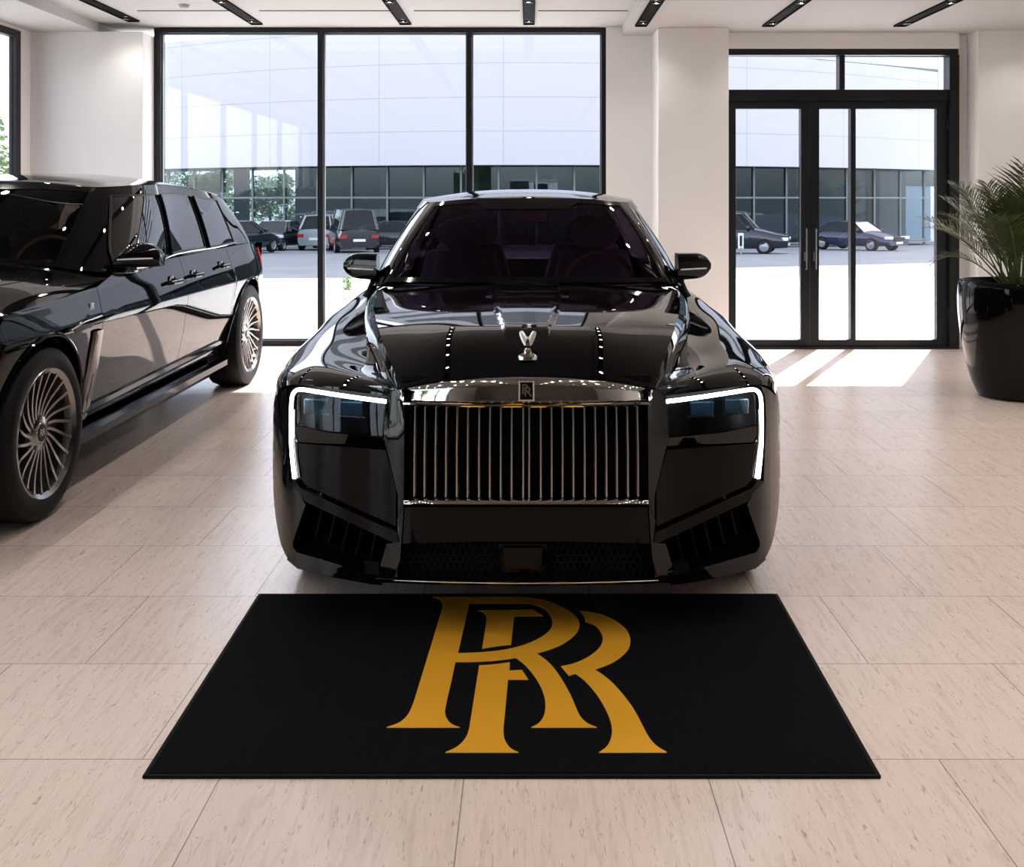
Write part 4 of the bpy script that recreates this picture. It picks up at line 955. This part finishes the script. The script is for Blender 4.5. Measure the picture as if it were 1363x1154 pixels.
# ================================================================== POTTED PALM
px_, py_ = (1354 - PX) * 7.85 / F, 7.85
palm = thing('potted_palm', 'green feathery palm in a tall glossy black round pot by the entrance', 'plant', (px_, py_, 0))
prof = [(.001, .005), (.245, .0), (.265, .012), (.30, .09), (.345, .26), (.378, .44), (.395, .60), (.398, .72), (.392, .815), (.384, .835), (.372, .838), (.362, .825), (.36, .74), (.001, .74)]
prof = [(r * 1.045, z * 1.03) for r, z in prof]
prof = [tuple(p) for p in prof[:3]] + [tuple(p) for p in curve(prof[2:9], 40)[1:]] + prof[9:]
MB().lathe(prof, 72).build('pot', 'pot', palm, angle=40)
MB().lathe([(.359, .775), (.30, .785), (.15, .80), (.001, .80)], 32).build('soil', 'soil', palm)
rp = random.Random(11)
def frond(base, az, lean, length, nl, droop):
    st = MB(); lf = MB(); pts = []; d = Vector((math.cos(az), math.sin(az), 0)); p = Vector(base); ang = math.radians(90 - lean)
    N = 22
    for i in range(N + 1):
        pts.append(p.copy()); q = i / N; a = ang - math.radians(droop) * q ** 2.2
        p = p + (d * math.cos(a) + Vector((0, 0, 1)) * math.sin(a)) * (length / N)
    st.tube(pts, [lerp(.0075, .0015, i / N) for i in range(N + 1)], 5)
    side = d.cross(Vector((0, 0, 1))).normalized()
    for k in range(nl):
        q = .34 + .66 * (k + .5) / nl; i = min(N - 1, int(q * N)); f = q * N - i; c = pts[i].lerp(pts[i + 1], f); t = (pts[i + 1] - pts[i]).normalized()
        L = (.27 * math.sin(PI * (.16 + .78 * (q - .34) / .66)) + .05) * rp.uniform(.85, 1.1) * (length / 1.0) ** .5
        up = side.cross(t).normalized()
        for s in (1, -1):
            v = (t * rp.uniform(.75, .95) + side * s * rp.uniform(.75, .95) + up * rp.uniform(.12, .35)).normalized(); w_ = v.cross(up).normalized() * .0052
            c1 = c + v * L * .45; c2 = c + v * L - Vector((0, 0, 1)) * L * rp.uniform(.06, .22)
            lf.add([c - w_ * .4, c1 - w_, c2, c1 + w_, c + w_ * .4], [(0, 1, 3, 4), (1, 2, 3)])
    return st, lf
for k in range(46):
    az = 2 * PI * (k * .381966) + rp.uniform(-.25, .25); lean = rp.uniform(3, 46) if k % 3 else rp.uniform(2, 18)
    b = (.10 * math.cos(az) * rp.random(), .10 * math.sin(az) * rp.random(), .79)
    L = rp.uniform(.66, 1.02) * (1.0 - .10 * lean / 46)
    st, lf = frond(b, az, lean, L, 26, rp.uniform(25, 85) * (.5 + lean / 46))
    so_ = st.build('frond', 'palm_stem', palm); lf.build('leaflets', 'palm', so_, smooth=False, weld=False)

# ================================================================== OUTSIDE
SL = .0242
def gz(y): return -SL * max(0, y - 11)
ap = MB(); ap.grid([[(-70, y, gz(y) - .02), (70, y, gz(y) - .02)] for y in (10.66, 11, 24.0)])
struct(ap.build('ground', 'apron', smooth=False))
lot = MB(); lot.grid([[(-70, y, gz(y) - .02), (90, y, gz(y) - .02)] for y in (24.0, 48, 120)]); struct(lot.build('ground_lot', 'shade_paving', smooth=False))  # grey begins at the shadow edge: part of the shade is in the colour
struct(MB().box(-70, XL - .21, -30, 10.66, -.2, -.02).build('ground_side', 'apron', smooth=False))
# the long low building opposite, a gently bowed front
bl = thing('building', 'long low white building with bowed fascia and dark glazed ground floor across the forecourt', 'building', (0, 54, gz(54)))
OB = (0, 54, gz(54))
def fy(x): return 54 + .0158 * x * x
xs_ = np.linspace(-34, 25, 60); ln = np.concatenate([[0], np.cumsum(np.hypot(np.diff(xs_), np.diff([fy(x) for x in xs_])))])
zt2 = lambda x: 10.55 - 1.4 * sstep((x - 7) / 9)
ZS = 3.22
me_v = MB()
P = [[(x, fy(x), z if z < 10 else zt2(x)) for x in xs_] for z in (ZS, 4.97, 6.72, 8.47, 10.5)]
me_v.grid(P)
fo = me_v.build('fascia', 'fascia_panel', bl, OB, smooth=False, weld=False)
uvl = fo.data.uv_layers.new(name='UVMap'); off_ = 1.2
for lp in fo.data.loops:
    co = fo.data.vertices[lp.vertex_index].co; x = co.x
    uvl.data[lp.index].uv = (float(np.interp(x, xs_, ln)) + off_, co.z + OB[2] - ZS)
sf = MB(); sf.grid([[(x, fy(x) + d, ZS) for x in xs_] for d in (0, 3.2, 6)]); sf.grid([[(x, fy(x) + d, z if z < 0 else zt2(x)) for x in xs_] for d, z in ((0, 1), (6, 1))])
sf.build('soffit', 'dark_clad', bl, OB, smooth=False)
rec = 1.6
def gp(x, d=0): return (x, fy(x) + rec + d)
gl = MB(); gl.grid([[(x, gp(x)[1], z) for x in xs_] for z in (gz(56) - .1, ZS)])
gl.build('shop_front', 'shop_glass', bl, OB, smooth=False)
for k in range(-17, 13):
    x = k * 2.0 + .4
    mb = MB(); mb.box(x - .05, x + .05, gp(x)[1] - .12, gp(x)[1] + .05, gz(56) - .2, ZS)
    mb.build('mullion', 'mullion_grey', bl, OB, smooth=False)
tr = MB()
for a, b in zip(xs_[:-1], xs_[1:]):
    for z in (1.55, gz(56) + .08):
        tr.add([(a, gp(a)[1] - .1, z - .05), (b, gp(b)[1] - .1, z - .05), (b, gp(b)[1] - .1, z + .05), (a, gp(a)[1] - .1, z + .05), (a, gp(a)[1] + .02, z - .05), (b, gp(b)[1] + .02, z - .05), (b, gp(b)[1] + .02, z + .05), (a, gp(a)[1] + .02, z + .05)],
               [(0, 1, 2, 3), (7, 6, 5, 4), (3, 2, 6, 7), (1, 0, 4, 5)])
tr.build('transom', 'mullion_grey', bl, OB, smooth=False)
bk = MB(); bk.grid([[(x, gp(x, 4.3)[1], z) for x in xs_[20:60]] for z in (gz(56) - .3, ZS)]); bk.build('rear_partition', 'dark_clad', bl, OB, smooth=False)
fl = MB(); fl.grid([[(x, gp(x, d)[1], gz(56) - .02) for x in xs_] for d in (-1.5, 4.3)]); fl.build('shop_floor', 'shop_floor', bl, OB, smooth=False)
for x, w_ in ((-16.5, .8), (-12.4, .7), (-7.8, .5), (-3.2, .9), (1.5, .6), (9.0, 3.4), (20.5, .7)):
    MB().box(x - w_ / 2, x + w_ / 2, gp(x)[1] + .35, gp(x)[1] + .8, gz(56) - .2, ZS).build('column', 'dark_clad', bl, OB, smooth=False)
# tall blocks added mostly out of view to throw shade on the parking lot
def shade_tower(x0, x1, y0, y1, h, lbl, rz=0):
    t = thing('shade_block', lbl, 'building', ((x0 + x1) / 2, (y0 + y1) / 2, -2), rz)
    a, b = (x1 - x0) / 2, (y1 - y0) / 2
    MB().box(-a, a, -b, b, 0, h + 2).build('wall', 'shade_tower', t, smooth=False)
    for f in range(1, int(h / 3.4)):
        MB().box(-a + 1, a - 1, -b - .05, -b + .2, f * 3.4 + 1.0, f * 3.4 + 2.6).build('window_band', 'privacy', t, smooth=False)
shade_tower(-15, 6.5, 70, 80, 46, 'tall pale slab block added to shade the lot, rising behind the low white building')
cxx, cyy = 21.65, 77.2
shade_tower(cxx - 13.4, cxx + 13.4, cyy - 5, cyy + 5, 50, 'tall pale slab block added to shade the lot, angled behind the right end of the low building', math.atan2(10.5, 19))

# ------------------------------------------------------------------ parked cars
def parked(name, label, loc, rz, paint, kind, lit=False):
    root = thing(name, label, 'car', loc, rz, None)
    L, W = (4.6, .90) if kind == 'sedan' else (4.7, .95)
    hb, ht = (.92, 1.42) if kind == 'sedan' else (1.08, 1.74 if kind == 'suv' else 1.95)
    st = []
    ys = np.linspace(-L / 2, L / 2, 25)
    for y in ys:
        q = abs(y) / (L / 2); w_ = W * (1 - .16 * q ** 4); zt_ = hb - (.22 * sstep((-y / (L / 2) - .35) / .6) if kind != 'van' else .2 * sstep((-y / (L / 2) - .7) / .3)) - .05 * q ** 6
        zl = .24 + .06 * q ** 4
        st.append([(w_ * a, y, lerp(zl, zt_, b)) for a, b in ((-.9, 0), (-1, .25), (-1, .7), (-.92, .95), (-.5, 1.02), (0, 1.04), (.5, 1.02), (.92, .95), (1, .7), (1, .25), (.9, 0))])
    mb = MB().grid(st); mb.add(st[0], [tuple(range(11))]); mb.add(st[-1], [tuple(range(11))]); mb.grid([[r[0], r[-1]] for r in st])
    mb.build('body', paint, root)
    f0, f1, r1, r0 = (-.95, -.25, 1.05, 1.85) if kind == 'sedan' else ((-1.0, -.45, 1.75, 2.2) if kind == 'suv' else (-1.6, -1.1, 2.1, 2.28))
    B = [(f0, .80), (f0 + .3, .85), (r0 - .3, .84), (r0, .74)]; T = [(f1, .60), (f1 + .25, .66), (r1 - .2, .64), (r1, .56)]
    g = MB(); ring = lambda pts, z: [(-w_, y, z) for y, w_ in pts] + [(w_, y, z) for y, w_ in pts[::-1]]
    lo, hi = ring(B, hb - .03), ring(T, ht - .05); g.grid([lo + lo[:1], hi + hi[:1]]); g.build('windows', 'car_glass', root, smooth=False)
    rf = MB(); rows = []
    for u in np.linspace(0, 1, 9):
        y = lerp(f1 - .02, r1 + .02, u); w_ = float(np.interp(y, [t[0] for t in T], [t[1] for t in T]))
        rows.append([(w_ * a, y, ht - .06 + .06 * (1 - abs(a) ** 3) * (1 - abs(2 * u - 1) ** 4 * .5)) for a in np.linspace(-1, 1, 9)])
    rf.slab(rows, (0, 0, -.03)); rf.build('roof', paint, root)
    for s in (1, -1):
        for a, b in ((0, 0), (1, 1), (2, 2), (3, 3)):
            MB().tube([(s * (B[a][1]), B[a][0], hb - .03), (s * T[b][1], T[b][0], ht - .05)], .035, 6).build('pillar', paint, root)
        for y in (-L * .30, L * .29):
            t = MB().lathe([(.2, -.2), (.31, -.2), (.33, -.17), (.33, -.03), (.31, 0), (.21, .005)], 28, 'x', (0, y, .33)); t.v = [(s * (W + .005 + p[0]) if True else 0, p[1], p[2]) for p in t.v]
            ty = t.build('tyre', 'rubber', root)
            r = MB().lathe([(.21, -.02), (.2, .0), (.18, -.03), (.06, -.02), (.001, -.01)], 24, 'x', (0, y, .33)); r.v = [(s * (W + .005 + p[0]), p[1], p[2]) for p in r.v]; r.build('rim', 'silver_paint', ty)
        MB().box(s * .48, s * .84, -L / 2 - .02, -L / 2 + .25, .58, .72).build('headlamp', 'white_lamp', root, bevel=.03)
        MB().box(s * .52, s * .82, L / 2 - .15, L / 2 + .015, .68, .84).build('tail_lamp', 'red_lamp', root, bevel=.02)
        MB().box(s * (W - .02), s * (W + .14), f0 + .2, f0 + .32, hb - .02, hb + .12).build('door_mirror', paint, root, bevel=.03)
    MB().box(-.42, .42, -L / 2 - .015, -L / 2 + .1, .5, .68).build('grille', 'satin_black', root, bevel=.02)
    MB().box(-.26, .26, -L / 2 - .03, -L / 2 + .05, .36, .47).build('number_plate', 'white_paint', root, smooth=False)
    MB().box(-.26, .26, L / 2 - .05, L / 2 + .03, .55, .66).build('number_plate', 'white_paint', root, smooth=False)
    return root
def spot(px, Y): return ((px - PX) * Y / F, Y, gz(Y) - .02)
parked('sedan', 'blue sedan parked outside, seen through the right leaf of the glazed entrance', spot(1140, 50.5), math.radians(38), 'blue_paint', 'sedan')
parked('estate_car', 'dark utility car parked outside beside the white pillar, seen through the entrance', spot(975, 45), math.radians(72), 'navy_paint', 'suv')
parked('sedan', 'dark car parked outside nearest the rear end of the black utility car', spot(316, 44.5), math.radians(162), 'navy_paint', 'sedan')
parked('hatchback', 'dark car parked outside half hidden just left of the silver car', spot(368, 50.5), math.radians(-8), 'navy_paint', 'sedan')
parked('silver_car', 'silver car parked outside just left of the first window mullion', spot(434, 51.5), math.radians(178), 'silver_paint', 'suv')
parked('van', 'dark van parked outside just right of the first window mullion', spot(470, 47), math.radians(196), 'navy_paint', 'van')
parked('sedan', 'dark low car parked outside beyond the door mirror of the front car', spot(535, 52.2), math.radians(95), 'navy_paint', 'sedan')
# sign board by the dark utility car and a small potted bush on the forecourt
X, Y, z = spot(986, 42); sg = thing('sign_board', 'small white upright sign board standing before the dark parked car', 'sign', (X, Y, z))
MB().box(-.03, .03, -.03, .03, 0, .3).build('post', 'steel', sg, smooth=False); MB().box(-.11, .11, -.03, .03, .26, .88).build('board', 'white_paint', sg, smooth=False, bevel=.01)
MB().box(-.05, .05, -.034, -.03, .36, .78).build('dark_panel', 'satin_black', sg, smooth=False)
X, Y, z = spot(463, 17.2); bu = thing('potted_bush', 'small bush in a pale pot outside below the mirror of the front car', 'plant', (X, Y, z))
MB().lathe([(.001, 0), (.08, 0), (.10, .16), (.085, .16), (.08, .12), (.001, .12)], 20).build('pot', 'apron', bu)
lf = MB()
for k in range(160):
    a, r, h = rp.uniform(0, 6.28), rp.uniform(0, .09), rp.uniform(.14, .36); c = Vector((r * math.cos(a), r * math.sin(a), h)); u = Vector((rp.uniform(-1, 1), rp.uniform(-1, 1), rp.uniform(-.3, 1))).normalized(); v = u.orthogonal().normalized() * .012
    lf.add([c - v, c + u * .05, c + v], [(0, 1, 2)])
lf.build('foliage', 'shrub', bu, smooth=False, weld=False)

# ------------------------------------------------------------------ trees
def tree_mesh(seed, h, r, nleaf, leaf):
    rr = random.Random(seed); tk = MB(); pts = [Vector((0, 0, 0)), Vector((.1, 0, h * .3)), Vector((-.05, .1, h * .62))]; tk.tube(pts, [.03 * h, .024 * h, .012 * h], 8); lf = MB()
    cl = []
    for k in range(16):
        a, q = rr.uniform(0, 6.28), rr.uniform(.25, 1); zz = rr.uniform(.32, .92); rad = r * q * (1.1 - abs(zz - .5))
        c = Vector((rad * math.cos(a), rad * math.sin(a), h * zz)); cl.append((c, r * rr.uniform(.32, .5)))
        tk.tube([pts[1].lerp(pts[2], rr.random()), c], [.008 * h, .003 * h], 5)
    for k in range(nleaf):
        c, cr = rr.choice(cl); d = Vector((rr.gauss(0, 1), rr.gauss(0, 1), rr.gauss(0, 1))).normalized(); p = c + d * cr * rr.uniform(.5, 1.0)
        u = Vector((rr.gauss(0, 1), rr.gauss(0, 1), rr.gauss(0, .6))).normalized(); v = u.orthogonal().normalized(); L = leaf * rr.uniform(.7, 1.3)
        lf.add([p - v * L * .4, p + u * L, p + v * L * .4, p - u * L * .3], [(0, 1, 2, 3)])
    return tk, lf
tmpl = None
TP = [(-12.5, 12.0, 1.0, 'leafy green tree outside the glazed left wall, nearest its back corner'), (-13.4, 24.0, .78, 'leafy green tree farther back outside the glazed left wall'),
      (-13.0, 3.5, 1.1, 'leafy green tree outside the middle of the glazed left wall'), (-14.0, -5.5, 1.0, 'leafy green tree outside the near end of the glazed left wall'),
      (-24.5, 80, 1.0, 'leafy tree beyond the left end of the low white building'), (-19.5, 79, .9, 'bushy tree beyond the glazing at the left of the low building'), (-30, 83, 1.1, 'broad tree farthest left behind the low white building')]
for i, (x, y, s, lb_) in enumerate(TP):
    if tmpl is None:
        t = thing('leafy_tree', lb_, 'tree', (x, y, gz(y) - .1), 0, 'trees around the showroom'); tk, lf = tree_mesh(3, 5.4, 2.3, 5200, .20)
        tk.build('trunk', 'bark', t); lf.build('crown', 'tree', t, smooth=False, weld=False); tmpl = t
    else:
        t = copy_tree(tmpl); t.location = (x, y, gz(y) - .1); t['label'] = lb_
    t.scale = (s, s, s); t.rotation_euler = (0, 0, i * 1.3)
# ================================================================== LIGHT AND CAMERA
for i, (x, y, z, q) in enumerate(LIGHTS):
    l = bpy.data.lights.new('track_spot', 'SPOT'); l.energy = SPOT * q; l.spot_size = math.radians(130); l.spot_blend = 1.0; l.shadow_soft_size = .03; l.color = (1, .965, .935)
    o = bpy.data.objects.new('track_spot', l); o.location = (x, y, z); C.objects.link(o)
sun = bpy.data.lights.new('sun', 'SUN'); sun.energy = SUN; sun.angle = math.radians(.53); sun.color = (1, .95, .88)
so = bpy.data.objects.new('sun', sun); C.objects.link(so)
dv = Vector((-.447 * math.cos(EL), -.894 * math.cos(EL), -math.sin(EL)))
so.rotation_euler = dv.to_track_quat('-Z', 'Y').to_euler(); so.location = (20, 30, 40)
w = bpy.data.worlds.new('World'); bpy.context.scene.world = w; w.use_nodes = True
nt = w.node_tree; nt.nodes.clear()
out = nt.nodes.new('ShaderNodeOutputWorld'); bg = nt.nodes.new('ShaderNodeBackground'); sk = nt.nodes.new('ShaderNodeTexSky')
sk.sky_type = 'NISHITA'; sk.sun_disc = False; sk.sun_elevation = EL; sk.sun_rotation = math.atan2(.447, .894); sk.air_density = 1.0; sk.dust_density = 1.5; sk.ozone_density = 1.0
bg.inputs[1].default_value = SKY
hs = nt.nodes.new('ShaderNodeHueSaturation'); hs.inputs['Saturation'].default_value = .42; nt.links.new(sk.outputs[0], hs.inputs['Color']); nt.links.new(hs.outputs[0], bg.inputs[0]); nt.links.new(bg.outputs[0], out.inputs[0])
cd = bpy.data.cameras.new('camera'); cam = bpy.data.objects.new('camera', cd); C.objects.link(cam)
cam.location = (0, 0, EYE); cam.rotation_euler = (PI / 2, 0, 0)
cd.sensor_fit = 'HORIZONTAL'; cd.sensor_width = 36; cd.lens = F / 1363 * 36
cd.shift_x = (681.5 - PX) / 1363; cd.shift_y = (PY - 577) / 1363
cd.clip_end = 500
bpy.context.scene.camera = cam
vs = bpy.context.scene.view_settings; vs.view_transform = 'Standard'; vs.look = 'None'; vs.exposure = EXPOSURE; vs.gamma = 1; vs.use_curve_mapping = False
cy = bpy.context.scene.cycles
cy.max_bounces = 12; cy.diffuse_bounces = 5; cy.glossy_bounces = 6; cy.transparent_max_bounces = 24; cy.transmission_bounces = 6; cy.sample_clamp_indirect = 6; cy.caustics_reflective = False; cy.caustics_refractive = False
